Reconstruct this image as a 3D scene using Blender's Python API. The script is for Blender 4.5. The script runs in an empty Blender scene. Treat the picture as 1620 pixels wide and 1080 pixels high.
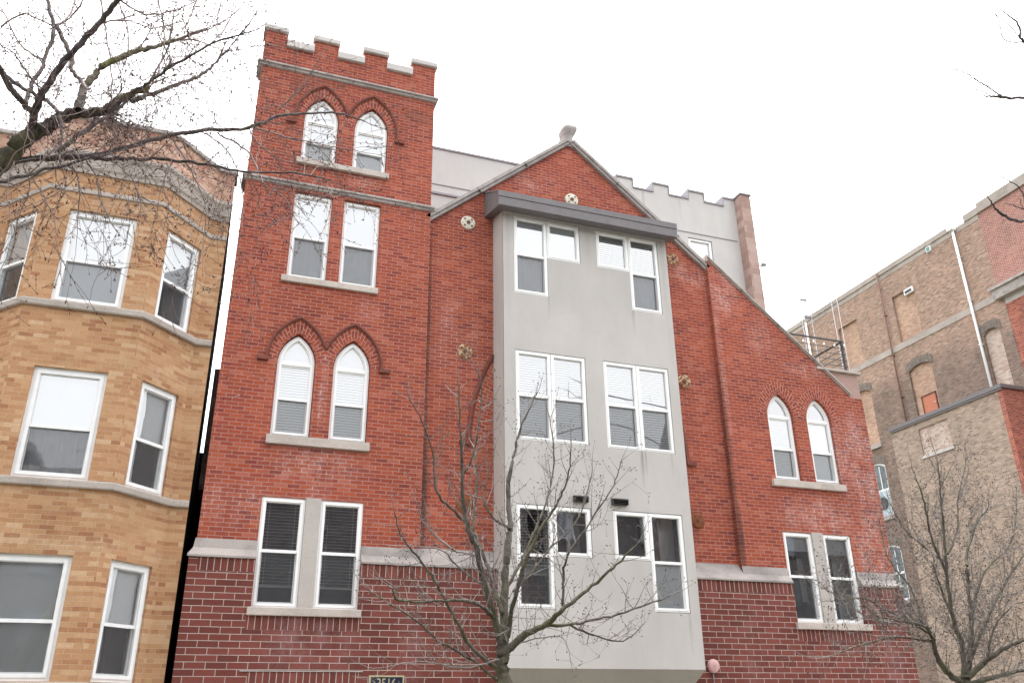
import bpy, math, random
from mathutils import Vector, Matrix
from mathutils.geometry import tessellate_polygon
random.seed(7)
S = bpy.context.scene
COL = S.collection

# ------------------------------------------------------------ camera
cam_d = bpy.data.cameras.new('camera'); cam = bpy.data.objects.new('camera', cam_d); COL.objects.link(cam)
yaw, pitch, roll = 0.349778, 0.413570, 0.0116144
fwd = Vector((math.sin(yaw)*math.cos(pitch), math.cos(yaw)*math.cos(pitch), math.sin(pitch)))
rt0 = Vector((math.cos(yaw), -math.sin(yaw), 0)); dn0 = fwd.cross(rt0)
rt = math.cos(roll)*rt0 + math.sin(roll)*dn0
dn = -math.sin(roll)*rt0 + math.cos(roll)*dn0
up = -dn
Mx = Matrix(((rt.x, up.x, -fwd.x, 0), (rt.y, up.y, -fwd.y, -14.4), (rt.z, up.z, -fwd.z, 1.6), (0, 0, 0, 1)))
cam.matrix_world = Mx
cam_d.sensor_fit = 'HORIZONTAL'; cam_d.sensor_width = 36; cam_d.lens = 30.0575
cam_d.clip_end = 2000; cam_d.clip_start = 0.05
S.camera = cam
S.render.resolution_x = 1024; S.render.resolution_y = 682

# ------------------------------------------------------------ sky, sun, exposure
SUN_EL, SUN_AZ = math.radians(78), math.radians(35)    # behind the buildings, veiled by cloud
W = bpy.data.worlds.new('World'); S.world = W; W.use_nodes = True
nt = W.node_tree; nt.nodes.clear()
sky = nt.nodes.new('ShaderNodeTexSky'); sky.sky_type = 'NISHITA'; sky.sun_disc = False
sky.sun_elevation = SUN_EL; sky.sun_rotation = SUN_AZ
sky.air_density = 1.0; sky.dust_density = 6.0; sky.ozone_density = 1.0
hs = nt.nodes.new('ShaderNodeHueSaturation'); hs.inputs['Saturation'].default_value = 0.10
bg = nt.nodes.new('ShaderNodeBackground'); bg.inputs['Strength'].default_value = 0.15
wo = nt.nodes.new('ShaderNodeOutputWorld')
nt.links.new(sky.outputs[0], hs.inputs['Color']); nt.links.new(hs.outputs[0], bg.inputs[0]); nt.links.new(bg.outputs[0], wo.inputs[0])
sun_d = bpy.data.lights.new('sun', 'SUN'); sun_d.energy = 0.5; sun_d.angle = math.radians(25); sun_d.color = (1, .985, .96)
sun = bpy.data.objects.new('sun', sun_d); COL.objects.link(sun)
sd = Vector((math.sin(SUN_AZ)*math.cos(SUN_EL), math.cos(SUN_AZ)*math.cos(SUN_EL), math.sin(SUN_EL)))
sun.rotation_euler = sd.to_track_quat('Z', 'Y').to_euler()
S.view_settings.view_transform = 'Standard'; S.view_settings.look = 'None'
S.view_settings.exposure = 2.27; S.view_settings.gamma = 1.0
S.view_settings.use_curve_mapping = False

# ------------------------------------------------------------ materials
MATS = {}
class NB:
    """small node-building helper"""
    def __init__(s, name):
        s.m = bpy.data.materials.new(name); s.m.use_nodes = True; s.t = s.m.node_tree; s.t.nodes.clear()
        s.out = s.n('ShaderNodeOutputMaterial')
        MATS[name] = s.m
    def n(s, ty, **kw):
        nd = s.t.nodes.new(ty)
        for k, v in kw.items():
            if k.startswith('i_'):
                key = k[2:].replace('_', ' ')
                nd.inputs[key].default_value = v
            else: setattr(nd, k, v)
        return nd
    def l(s, a, b): s.t.links.new(a, b)
    def noise(s, vec, scale, detail=4, rough=.55, stretch=None):
        if stretch:
            mp = s.n('ShaderNodeMapping'); mp.inputs['Scale'].default_value = stretch; s.l(vec, mp.inputs[0]); vec = mp.outputs[0]
        nd = s.n('ShaderNodeTexNoise'); nd.inputs['Scale'].default_value = scale; nd.inputs['Detail'].default_value = detail
        nd.inputs['Roughness'].default_value = rough; s.l(vec, nd.inputs['Vector']); return nd.outputs['Fac']
    def math(s, op, a, b=None, clamp=False):
        nd = s.n('ShaderNodeMath', operation=op, use_clamp=clamp)
        for i, v in enumerate((a, b)):
            if v is None: continue
            if isinstance(v, (int, float)): nd.inputs[i].default_value = v
            else: s.l(v, nd.inputs[i])
        return nd.outputs[0]
    def mr(s, v, a, b, c, d, smooth=False):
        nd = s.n('ShaderNodeMapRange', clamp=True)
        if smooth: nd.interpolation_type = 'SMOOTHSTEP'
        s.l(v, nd.inputs[0])
        for i, q in enumerate((a, b, c, d)): nd.inputs[i+1].default_value = q
        return nd.outputs[0]
    def mix(s, fac, a, b, mode='MIX'):
        nd = s.n('ShaderNodeMix', data_type='RGBA', blend_type=mode)
        for sock, v in ((nd.inputs[0], fac), (nd.inputs[6], a), (nd.inputs[7], b)):
            if isinstance(v, (int, float)): sock.default_value = v
            elif isinstance(v, tuple): sock.default_value = (*v, 1)
            else: s.l(v, sock)
        return nd.outputs[2]
    def ramp(s, v, stops, interp='LINEAR'):
        nd = s.n('ShaderNodeValToRGB'); cr = nd.color_ramp; cr.interpolation = interp
        while len(cr.elements) < len(stops): cr.elements.new(.5)
        for e, (p, c) in zip(cr.elements, stops): e.position = p; e.color = (*c, 1)
        s.l(v, nd.inputs[0]); return nd.outputs[0]
    def bsdf(s, col, rough=.8, bump=None, bstr=.3, bdist=.01, metallic=0, spec=.3):
        b = s.n('ShaderNodeBsdfPrincipled')
        if isinstance(col, tuple): b.inputs['Base Color'].default_value = (*col, 1)
        else: s.l(col, b.inputs['Base Color'])
        if isinstance(rough, (int, float)): b.inputs['Roughness'].default_value = rough
        else: s.l(rough, b.inputs['Roughness'])
        b.inputs['Metallic'].default_value = metallic; b.inputs['Specular IOR Level'].default_value = spec
        if bump is not None:
            bp = s.n('ShaderNodeBump'); bp.inputs['Strength'].default_value = bstr; bp.inputs['Distance'].default_value = bdist
            s.l(bump, bp.inputs['Height']); s.l(bp.outputs[0], b.inputs['Normal'])
        s.l(b.outputs[0], s.out.inputs[0]); return b

def brick_mat(name, bw, rh, mortar, stops, mcol, blobs=(), tint=None, wob=.004, big=(.82, 1.14), eff=(.62, .50, .48), soft=.12, mvar=.25, zones=None, effany=0.0, dirt=()):
    B = NB(name)
    uv = B.n('ShaderNodeUVMap'); geo = B.n('ShaderNodeNewGeometry'); P = geo.outputs['Position']
    wn = B.n('ShaderNodeTexNoise'); wn.inputs['Scale'].default_value = 3.2; wn.inputs['Detail'].default_value = 3; B.l(uv.outputs[0], wn.inputs['Vector'])
    sub = B.n('ShaderNodeVectorMath', operation='SUBTRACT'); B.l(wn.outputs['Color'], sub.inputs[0]); sub.inputs[1].default_value = (.5, .5, .5)
    sc = B.n('ShaderNodeVectorMath', operation='SCALE'); B.l(sub.outputs[0], sc.inputs[0]); sc.inputs['Scale'].default_value = wob*4
    add = B.n('ShaderNodeVectorMath', operation='ADD'); B.l(uv.outputs[0], add.inputs[0]); B.l(sc.outputs[0], add.inputs[1])
    bt = B.n('ShaderNodeTexBrick', offset=.5, offset_frequency=2, squash=1, squash_frequency=2)
    bt.inputs['Scale'].default_value = 1; bt.inputs['Brick Width'].default_value = bw; bt.inputs['Row Height'].default_value = rh
    bt.inputs['Mortar Size'].default_value = mortar/2; bt.inputs['Mortar Smooth'].default_value = soft; bt.inputs['Bias'].default_value = 0
    bt.inputs['Color1'].default_value = (0, 0, 0, 1); bt.inputs['Color2'].default_value = (1, 1, 1, 1); bt.inputs['Mortar'].default_value = (.5, .5, .5, 1)
    B.l(add.outputs[0], bt.inputs['Vector'])
    bigN = B.noise(P, .55, 5, .6); midN = B.noise(P, 3.5, 5, .65); fine = B.noise(P, 60, 3, .7)
    sep = B.n('ShaderNodeSeparateColor'); B.l(bt.outputs['Color'], sep.inputs[0])
    v = B.math('ADD', sep.outputs[0], B.mr(midN, .3, .7, -.13, .13), clamp=True)
    col = B.ramp(v, stops)
    col = B.mix(1.0, col, B.ramp(bigN, [(.3, (big[0],)*3), (.7, (big[1],)*3)]), 'MULTIPLY')
    col = B.mix(1.0, col, B.ramp(fine, [(.25, (.80,)*3), (.75, (1.16,)*3)]), 'MULTIPLY')
    mc = B.mix(1.0, mcol, B.ramp(B.noise(P, 5, 4, .6), [(.3, (1-mvar,)*3), (.7, (1+mvar*.5,)*3)]), 'MULTIPLY')
    if zones:   # (z0, z1, brick multiplier, mortar colour): an older, sootier brick below a line
        z0, z1, zc, zm = zones
        sx = B.n('ShaderNodeSeparateXYZ'); B.l(P, sx.inputs[0])
        zz = B.math('ADD', sx.outputs[2], B.mr(B.noise(P, .8, 4), .3, .7, -.5, .5))
        f = B.mr(zz, z0, z1, 1, 0)
        col = B.mix(f, col, B.mix(1.0, col, zc, 'MULTIPLY')); mc = B.mix(f, mc, zm)
    # lime bloom: patches of pale salts below sills and along the exposed corner
    if blobs or effany:
        sx = B.n('ShaderNodeSeparateXYZ'); B.l(P, sx.inputs[0]); tot = None
        for (cx, cz, rx, rz, a) in blobs:
            dx = B.math('DIVIDE', B.math('SUBTRACT', sx.outputs[0], cx), rx); dz = B.math('DIVIDE', B.math('SUBTRACT', sx.outputs[2], cz), rz)
            r = B.math('SQRT', B.math('ADD', B.math('MULTIPLY', dx, dx), B.math('MULTIPLY', dz, dz)))
            q = B.mr(r, .25, 1.0, a, 0, True)
            tot = q if tot is None else B.math('MAXIMUM', tot, q)
        if effany: tot = B.math('MAXIMUM', tot, effany) if tot is not None else effany
        streak = B.noise(P, 2.2, 6, .7, (1.6, 1.6, .8))
        sp = B.noise(P, 13, 5, .8)
        m = B.math('MULTIPLY', B.mr(streak, .38, .66, 0, 1), B.mr(sp, .40, .60, .08, 1))
        m = B.math('MULTIPLY', m, tot, True)
        col = B.mix(B.math('MULTIPLY', m, .55), col, eff); mc = B.mix(B.math('MULTIPLY', m, 1.3, True), mc, tuple(min(1, e*1.15) for e in eff))
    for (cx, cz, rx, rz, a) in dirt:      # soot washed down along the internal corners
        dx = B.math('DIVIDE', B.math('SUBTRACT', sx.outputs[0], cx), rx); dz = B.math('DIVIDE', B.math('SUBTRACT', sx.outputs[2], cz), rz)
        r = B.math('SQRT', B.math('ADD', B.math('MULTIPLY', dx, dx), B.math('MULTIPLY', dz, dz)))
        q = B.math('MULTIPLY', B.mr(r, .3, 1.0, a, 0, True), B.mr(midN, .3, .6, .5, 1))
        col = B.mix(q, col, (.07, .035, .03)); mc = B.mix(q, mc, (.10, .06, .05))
    full = B.mix(bt.outputs['Fac'], col, mc)
    if tint: full = B.mix(1.0, full, tint, 'MULTIPLY')
    h = B.math('ADD', B.math('MULTIPLY', B.math('SUBTRACT', 1, bt.outputs['Fac']), 1.0), B.math('MULTIPLY', fine, .35))
    B.bsdf(full, .88, h, .55, .006, spec=.2)
    return B.m

RED = [(0, (.205, .046, .036)), (.10, (.262, .059, .039)), (.5, (.305, .067, .038)), (.8, (.345, .079, .039)), (1, (.385, .115, .075))]
RED_BLOBS = [(1.7, 5.55, 1.1, .45, .75), (1.75, 5.1, .3, 1.0, .5), (1.7, 6.9, .12, 1.0, .8), (13.3, 6.6, 1.1, 1.5, 1.0), (13.2, 4.6, .7, 1.6, .9), (11.9, 5.3, 1.3, .6, .8),
  (10.25, 10.3, .5, .9, .9), (12.2, 8.6, .9, .25, .6), (9.6, 10.6, .7, .4, .7), (11.1, 9.2, .5, .7, .5), (10.02, 8.3, .10, 2.2, .8), (4.1, 8.4, .7, 1.2, .3), (2.4, 8.5, .3, .4, .5), (5.8, 12.3, .8, .5, .35), (0.4, 4.8, 1.2, .6, .35), (2.2, 11.4, .5, .3, .5)]
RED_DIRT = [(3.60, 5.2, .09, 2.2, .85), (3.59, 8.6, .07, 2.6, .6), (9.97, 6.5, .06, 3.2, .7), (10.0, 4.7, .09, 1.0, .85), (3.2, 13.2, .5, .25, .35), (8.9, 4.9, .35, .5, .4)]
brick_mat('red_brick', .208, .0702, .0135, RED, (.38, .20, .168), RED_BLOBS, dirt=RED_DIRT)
brick_mat('arch_brick', .15, .072, .014, RED, (.46, .25, .21), RED_BLOBS, wob=.001)
brick_mat('soldier_red', .075, .21, .012, RED, (.40, .24, .21), wob=.001)
DRK = [(0, (.125, .038, .032)), (.5, (.165, .048, .038)), (1, (.205, .064, .052))]
DRK_BLOBS = [(1.7, 2.7, 1.2, .6, .7), (13.2, 2.6, .45, 1.5, .7), (9.9, 2.8, .35, 1.4, .5), (3.4, 2.6, .3, 1.3, .55), (11.9, 2.8, .8, .3, .3)]
brick_mat('base_brick', .305, .1, .0105, DRK, (.44, .375, .34), DRK_BLOBS, wob=.0014, big=(.88, 1.1), soft=.08, mvar=.25, eff=(.36, .26, .27))
brick_mat('base_soldier', .1, .26, .012, DRK, (.44, .375, .34), DRK_BLOBS, wob=.0010, big=(.88, 1.1), soft=.08, mvar=.25, eff=(.36, .26, .27))
TAN = [(0, (.31, .145, .075)), (.12, (.37, .195, .10)), (.5, (.42, .238, .125)), (.8, (.45, .268, .145)), (1, (.50, .33, .20))]
brick_mat('tan_brick', .205, .068, .006, TAN, (.45, .33, .24), [(-2, 3.9, 2, .15, .7), (-1, 6.7, 1.5, .15, .6), (-2.1, 9.4, 2, .15, .5)], eff=(.62, .52, .40), wob=.001, big=(.86, 1.1))
brick_mat('parapet_brick', .205, .068, .007, [(0, (.30, .15, .11)), (.5, (.42, .25, .18)), (1, (.50, .34, .26))], (.44, .34, .27), wob=.001)
brick_mat('gap_shade_brick', .205, .068, .010, [(0, (.006, .006, .006)), (1, (.014, .013, .012))], (.012, .012, .012))  # near black: deep shade of the narrow gap put into the colour
COM = [(0, (.20, .135, .10)), (.25, (.29, .195, .145)), (.55, (.345, .23, .17)), (.8, (.39, .235, .18)), (1, (.44, .33, .26))]
brick_mat('common_brick', .22, .075, .018, COM, (.37, .30, .255), wob=.0025, zones=(17.3, 18.9, (.62, .62, .64), (.25, .225, .205)), big=(.85, 1.12))
brick_mat('annex_brick', .22, .075, .016, [(0, (.22, .165, .13)), (.3, (.31, .24, .19)), (.8, (.38, .285, .225)), (1, (.46, .33, .265))], (.345, .295, .255), wob=.003, big=(.88, 1.1))
brick_mat('infill_brick', .22, .075, .014, [(0, (.36, .22, .16)), (.5, (.46, .30, .22)), (1, (.52, .36, .27))], (.44, .34, .27), wob=.002)
brick_mat('pale_infill_brick', .22, .075, .014, [(0, (.40, .27, .22)), (.5, (.52, .40, .34)), (1, (.58, .50, .44))], (.48, .42, .38), wob=.002)
brick_mat('front_red_brick', .22, .075, .014, [(0, (.20, .05, .035)), (.5, (.32, .085, .055)), (1, (.42, .13, .08))], (.42, .31, .27), wob=.001)
brick_mat('face_red_brick', .22, .075, .022, [(0, (.24, .075, .06)), (.5, (.33, .11, .085)), (1, (.40, .16, .12))], (.50, .42, .38), wob=.001)
brick_mat('pier_block', .40, .20, .010, [(0, (.33, .22, .185)), (.5, (.40, .275, .235)), (1, (.48, .36, .32))], (.46, .37, .34), wob=.0)
brick_mat('dark_arch_brick', .22, .075, .016, [(0, (.14, .115, .10)), (1, (.24, .20, .17))], (.20, .18, .165))
brick_mat('far_brick', .22, .075, .012, [(0, (.035, .032, .035)), (1, (.07, .064, .066))], (.09, .085, .085))

def stone_mat(name, col, dark, grime=.5, sc=2.0, edge=None, joint=None):
    B = NB(name); geo = B.n('ShaderNodeNewGeometry'); P = geo.outputs['Position']
    a = B.noise(P, sc, 6, .65, (1, 1, 1.6)); b = B.noise(P, 45, 3, .7); c = B.noise(P, .6, 4, .6)
    f = B.math('MULTIPLY', B.mr(a, .42, .72, 0, 1), grime)
    cc = B.mix(f, col, dark)
    cc = B.mix(1.0, cc, B.ramp(b, [(.3, (.86,)*3), (.7, (1.1,)*3)]), 'MULTIPLY')
    cc = B.mix(1.0, cc, B.ramp(c, [(.3, (.9,)*3), (.7, (1.08,)*3)]), 'MULTIPLY')
    if joint:
        uv = B.n('ShaderNodeUVMap'); sx = B.n('ShaderNodeSeparateXYZ'); B.l(uv.outputs[0], sx.inputs[0])
        w = B.math('PINGPONG', B.math('ADD', sx.outputs[0], .37), joint)
        cc = B.mix(B.mr(w, 0, .007, .65, 0), cc, dark)
    B.bsdf(cc, .85, b, .25, .004, spec=.2); return B.m
stone_mat('stone', (.44, .395, .36), (.20, .18, .16), .55, joint=.9)
stone_mat('band_stone', (.37, .33, .31), (.16, .15, .145), .95, 1.1, joint=.62)
stone_mat('sill_stone', (.50, .44, .40), (.30, .265, .24), .5, 3, joint=1.9)
stone_mat('cast_concrete', (.45, .415, .39), (.34, .31, .285), .4, 4)
stone_mat('weathered_stone', (.42, .385, .37), (.15, .135, .13), .7, 3.5)
stone_mat('belt_stone', (.41, .365, .33), (.22, .195, .175), .6, 1.6, joint=.75)
stone_mat('hood_brick', (.21, .072, .054), (.10, .045, .04), .6, 6)
stone_mat('pink_stucco', (.40, .27, .235), (.33, .22, .19), .5, 1.5)
stone_mat('limestone', (.52, .49, .475), (.36, .345, .33), .5, 2)

def stucco(name, col, streaks=()):
    B = NB(name); geo = B.n('ShaderNodeNewGeometry'); P = geo.outputs['Position']
    sx = B.n('ShaderNodeSeparateXYZ'); B.l(P, sx.inputs[0])
    a = B.noise(P, 150, 2, .8); b = B.noise(P, .7, 5, .6); c = B.noise(P, 3, 5, .6, (1, 1, .35)); e = B.noise(P, 38, 3, .7)
    cc = B.mix(1.0, col, B.ramp(b, [(.3, (.93,)*3), (.7, (1.05,)*3)]), 'MULTIPLY')
    cc = B.mix(1.0, cc, B.ramp(c, [(.3, (.94,)*3), (.7, (1.02,)*3)]), 'MULTIPLY')
    cc = B.mix(1.0, cc, B.ramp(a, [(.3, (.93,)*3), (.7, (1.05,)*3)]), 'MULTIPLY')
    cc = B.mix(1.0, cc, B.ramp(e, [(.3, (.955,)*3), (.7, (1.03,)*3)]), 'MULTIPLY')
    for (cx, zt, w, h, s) in streaks:     # drip stains starting under window corners and spreading down
        dx = B.math('ABSOLUTE', B.math('SUBTRACT', sx.outputs[0], cx))
        jit = B.math('MULTIPLY', B.math('SUBTRACT', B.noise(P, 4, 3), .5), w*1.2)
        m = B.mr(B.math('ADD', dx, jit), 0, w, 1, 0, True)
        dz = B.math('SUBTRACT', zt, sx.outputs[2])
        m2 = B.math('MULTIPLY', B.mr(dz, 0, h, 1, 0), B.mr(dz, -.01, 0, 0, 1))
        cc = B.mix(B.math('MULTIPLY', B.math('MULTIPLY', m, m2), s*1.25), cc, (.20, .19, .17))
    B.bsdf(cc, .9, B.math('ADD', a, e), .5, .004, spec=.15); return B.m
stucco('bay_stucco', (.50, .475, .456), [(7.66, 6.19, .05, .8, .6), (7.74, 6.19, .03, .6, .5), (5.85, 9.16, .05, .5, .3), (7.7, 9.16, .06, .6, .35), (6.0, 6.19, .05, .5, .3), (8.38, 3.25, .05, .8, .35), (5.8, 3.28, .05, .5, .3), (8.3, 6.19, .04, .5, .25), (5.0, 10.9, .1, 3.0, .16), (8.5, 10.9, .08, 3.2, .16), (6.75, 11, .12, 1.2, .12), (6.3, 3.0, .09, .6, .15)])
stucco('rear_stucco', (.555, .54, .525), [(10.8, 15.5, .06, 1.2, .3), (12.0, 15.5, .05, .9, .2)])
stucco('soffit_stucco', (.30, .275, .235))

def plain(name, col, rough=.5, metallic=0, spec=.4, var=.08, bump=0, sc=8):
    B = NB(name); geo = B.n('ShaderNodeNewGeometry'); P = geo.outputs['Position']
    a = B.noise(P, sc, 5, .65)
    cc = B.mix(1.0, col, B.ramp(a, [(.3, (1-var,)*3), (.7, (1+var*.6,)*3)]), 'MULTIPLY')
    B.bsdf(cc, rough, a if bump else None, bump, .004, metallic, spec); return B.m
plain('white_vinyl', (.86, .86, .86), .35, var=.02)
plain('white_paint', (.78, .79, .80), .45, var=.08, sc=5)
plain('fascia_metal', (.155, .142, .148), .55, 0, .4, .12)
plain('cap_metal', (.27, .25, .275), .5, 0, .4, .1)
plain('coping_stone', (.36, .33, .315), .8, 0, .2, .3, .2, 6)
plain('pale_coping', (.44, .385, .35), .8, 0, .2, .25, .2, 6)
plain('blind_white', (.90, .91, .92), .6, var=.03)
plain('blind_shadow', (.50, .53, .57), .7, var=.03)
plain('shade_white', (.88, .89, .91), .8, var=.04, sc=2)
plain('curtain', (.46, .48, .52), .9, var=.12, sc=3)
plain('slat_dim', (.80, .79, .78), .6, var=.05)
plain('interior', (.11, .12, .145), .9, var=.3, sc=1.5)
plain('interior_wall', (.78, .79, .80), .9, var=.1, sc=1.5)
plain('black_metal', (.02, .02, .022), .4, 0, .5)
plain('rail_metal', (.035, .037, .043), .45, 0, .5)
plain('vent_black', (.03, .028, .028), .4, 0, .5)
plain('galvanised', (.78, .79, .80), .4, 0, .5, .1)
plain('mast_grey', (.27, .27, .29), .6, 0, .3)
plain('rust_pipe', (.15, .075, .06), .8, 0, .2, .3)
plain('orange_door', (.46, .165, .095), .6, 0, .3, .12)
plain('bell_pink', (.56, .33, .32), .5, 0, .4, .12, sc=20)
plain('sign_navy', (.007, .012, .035), .4, 0, .5)
plain('sign_gold', (.42, .36, .22), .5, 0, .5, .2, sc=30)
plain('bulb', (.85, .84, .80), .2)
plain('green_box', (.10, .30, .26), .6)
plain('louvre_blue', (.46, .55, .62), .6, var=.2)
plain('tar', (.05, .05, .05), .95)
plain('bud', (.085, .035, .03), .8, 0, .2, .3, sc=30)
plain('seed', (.05, .035, .025), .9)
plain('leaf_green', (.05, .12, .03), .7)
plain('joint_dark', (.10, .095, .09), .9)
plain('twig', (.21, .165, .155), .8, 0, .2, .3, sc=12)
plain('twig_grey', (.20, .18, .17), .8, 0, .2, .35, sc=9)

def bark(name, col, dark, moss, amt):
    B = NB(name); geo = B.n('ShaderNodeNewGeometry'); P = geo.outputs['Position']
    a = B.noise(P, 14, 6, .7, (1, 1, .45)); b = B.noise(P, 2.2, 4, .6); c = B.noise(P, 60, 3, .7)
    cc = B.mix(B.mr(a, .38, .62, 0, 1), dark, col)
    m = B.math('MULTIPLY', B.mr(b, .42, .60, 0, amt), B.mr(c, .35, .6, .4, 1))
    cc = B.mix(m, cc, moss)
    B.bsdf(cc, .9, B.math('ADD', a, B.math('MULTIPLY', c, .5)), .9, .02, spec=.15)
bark('bark_mossy', (.135, .115, .098), (.035, .028, .026), (.12, .13, .03), .85)
bark('bark_dark', (.15, .125, .13), (.045, .036, .038), (.10, .11, .035), .30)
bark('bark_grey', (.155, .135, .12), (.05, .042, .037), (.11, .12, .045), .5)

# rusty cast iron plates: pale flaking paint over rust
def plate_mat(name, paint, amt):
    B = NB(name); geo = B.n('ShaderNodeNewGeometry'); P = geo.outputs['Position']
    a = B.noise(P, 16, 5, .7)
    cc = B.mix(B.mr(a, .5-amt*.3, .62-amt*.3, 1, 0), (.22, .075, .03), paint)
    B.bsdf(cc, .8, a, .4, .01, spec=.2)
plate_mat('plate_pale', (.62, .60, .50), -.25); plate_mat('plate_ochre', (.50, .38, .25), .22); plate_mat('plate_rust', (.12, .045, .03), .5)

# glass
def glass_mat(name, tint=(.95, .97, .98), mul=2.2, wav=.02, base=.0):
    B = NB(name); geo = B.n('ShaderNodeNewGeometry')
    nz = B.noise(geo.outputs['Position'], 2.5, 2, .5)
    bp = B.n('ShaderNodeBump'); bp.inputs['Strength'].default_value = wav; bp.inputs['Distance'].default_value = .05; B.l(nz, bp.inputs['Height'])
    fr = B.n('ShaderNodeFresnel'); fr.inputs['IOR'].default_value = 1.5; B.l(bp.outputs[0], fr.inputs['Normal'])
    f = B.math('ADD', B.math('MULTIPLY', fr.outputs[0], mul), base, True)
    tr = B.n('ShaderNodeBsdfTransparent'); tr.inputs[0].default_value = (*tint, 1)
    gl = B.n('ShaderNodeBsdfGlossy'); gl.inputs['Roughness'].default_value = .01; B.l(bp.outputs[0], gl.inputs['Normal'])
    mx = B.n('ShaderNodeMixShader'); B.l(f, mx.inputs[0]); B.l(tr.outputs[0], mx.inputs[1]); B.l(gl.outputs[0], mx.inputs[2])
    B.l(mx.outputs[0], B.out.inputs[0])
glass_mat('glass', base=.14, wav=.005); glass_mat('upper_glass', base=.36, wav=.005); glass_mat('old_glass', wav=.015, base=.12); glass_mat('old_upper_glass', wav=.02, base=.38)
plain('dark_glass', (.10, .13, .145), .25, 0, .5, .3, sc=1.5)
B = NB('insect_screen')
tr = B.n('ShaderNodeBsdfTransparent'); df = B.n('ShaderNodeBsdfDiffuse'); df.inputs[0].default_value = (.14, .145, .155, 1)
mx = B.n('ShaderNodeMixShader'); mx.inputs[0].default_value = .26
B.l(tr.outputs[0], mx.inputs[1]); B.l(df.outputs[0], mx.inputs[2]); B.l(mx.outputs[0], B.out.inputs[0])

def ground_mat(name, col, sc=3, var=.25):
    B = NB(name); geo = B.n('ShaderNodeNewGeometry'); P = geo.outputs['Position']
    a = B.noise(P, sc, 6, .7); b = B.noise(P, 80, 2, .7)
    cc = B.mix(1.0, col, B.ramp(a, [(.3, (1-var,)*3), (.7, (1+var,)*3)]), 'MULTIPLY')
    B.bsdf(cc, .92, b, .3, .004, spec=.2)
ground_mat('asphalt', (.06, .06, .062)); ground_mat('concrete_paving', (.36, .35, .33)); ground_mat('grass_ground', (.085, .08, .045)); ground_mat('road_paint', (.7, .7, .66))

# ------------------------------------------------------------ mesh helpers
class MB:
    def __init__(s): s.v = []; s.f = []; s.uv = []; s.mi = []; s.sm = []
    def face(s, pts, uv=None, mi=0, smooth=False):
        i = len(s.v); s.v += [tuple(p) for p in pts]; s.f.append(tuple(range(i, i+len(pts))))
        if uv is None:
            n = Vector((0, 0, 0)); P = [Vector(p) for p in pts]
            for k in range(len(P)): n += P[k].cross(P[(k+1) % len(P)])
            if n.length < 1e-12: n = Vector((0, 0, 1))
            n.normalize()
            if abs(n.z) > .9: uv = [(p.x, p.y) for p in P]
            else:
                t = Vector((-n.y, n.x, 0)).normalized()
                if t.x + .3*t.y < 0: t = -t
                uv = [(p.dot(t), p.z) for p in P]
        s.uv.append(uv); s.mi.append(mi); s.sm.append(smooth)
    def box(s, x0, x1, y0, y1, z0, z1, mi=0):
        c = [(x0,y0,z0),(x1,y0,z0),(x1,y1,z0),(x0,y1,z0),(x0,y0,z1),(x1,y0,z1),(x1,y1,z1),(x0,y1,z1)]
        for f in ((0,1,5,4),(1,2,6,5),(2,3,7,6),(3,0,4,7),(4,5,6,7),(3,2,1,0)): s.face([c[i] for i in f], mi=mi)
    def build(s, name, mats, parent=None, bevel=0):
        me = bpy.data.meshes.new(name); me.from_pydata(s.v, [], s.f)
        ul = me.uv_layers.new(name='UVMap'); k = 0; flat = []
        for u in s.uv:
            for a in u: flat += [a[0], a[1]]
        ul.data.foreach_set('uv', flat)
        for m in (mats if isinstance(mats, (list, tuple)) else [mats]): me.materials.append(MATS[m])
        me.polygons.foreach_set('material_index', s.mi); me.polygons.foreach_set('use_smooth', s.sm)
        if any(s.sm) or bevel:
            import bmesh
            bm = bmesh.new(); bm.from_mesh(me); bmesh.ops.remove_doubles(bm, verts=bm.verts, dist=1e-5); bm.to_mesh(me); bm.free()
        me.update()
        o = bpy.data.objects.new(name, me); COL.objects.link(o)
        if parent is not None:
            o.parent = parent
            if parent.type == 'EMPTY': o.matrix_parent_inverse = Matrix.Translation(-parent.location)
        if bevel:
            md = o.modifiers.new('bevel', 'BEVEL'); md.width = bevel; md.segments = 2; md.limit_method = 'ANGLE'; md.angle_limit = math.radians(40)
        return o
class Pl:
    """vertical plane: origin (x,y), horizontal direction (dx,dy); depth d goes INTO the wall"""
    def __init__(s, ox, oy, dx, dy):
        L = math.hypot(dx, dy); s.o = (ox, oy); s.u = (dx/L, dy/L); s.n = (-dy/L, dx/L)   # n = inward
    def p(s, u, z, d=0): return (s.o[0]+s.u[0]*u+s.n[0]*d, s.o[1]+s.u[1]*u+s.n[1]*d, z)
FR = Pl(0, 0, 1, 0)
def at(y): return Pl(0, y, 1, 0)
def prism(mb, pl, poly, d0, d1, mi=0, back=False, uvs=None):
    """extruded (u,z) polygon between depths d0 (front) and d1"""
    tri = tessellate_polygon([[Vector((a, b, 0)) for a, b in poly]])
    for t in tri:
        mb.face([pl.p(*poly[i], d0) for i in t], mi=mi)
        if back: mb.face([pl.p(*poly[i], d1) for i in reversed(t)], mi=mi)
    n = len(poly)
    for i in range(n):
        a, b = poly[i], poly[(i+1) % n]
        mb.face([pl.p(*a, d0), pl.p(*a, d1), pl.p(*b, d1), pl.p(*b, d0)], mi=mi)
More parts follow.
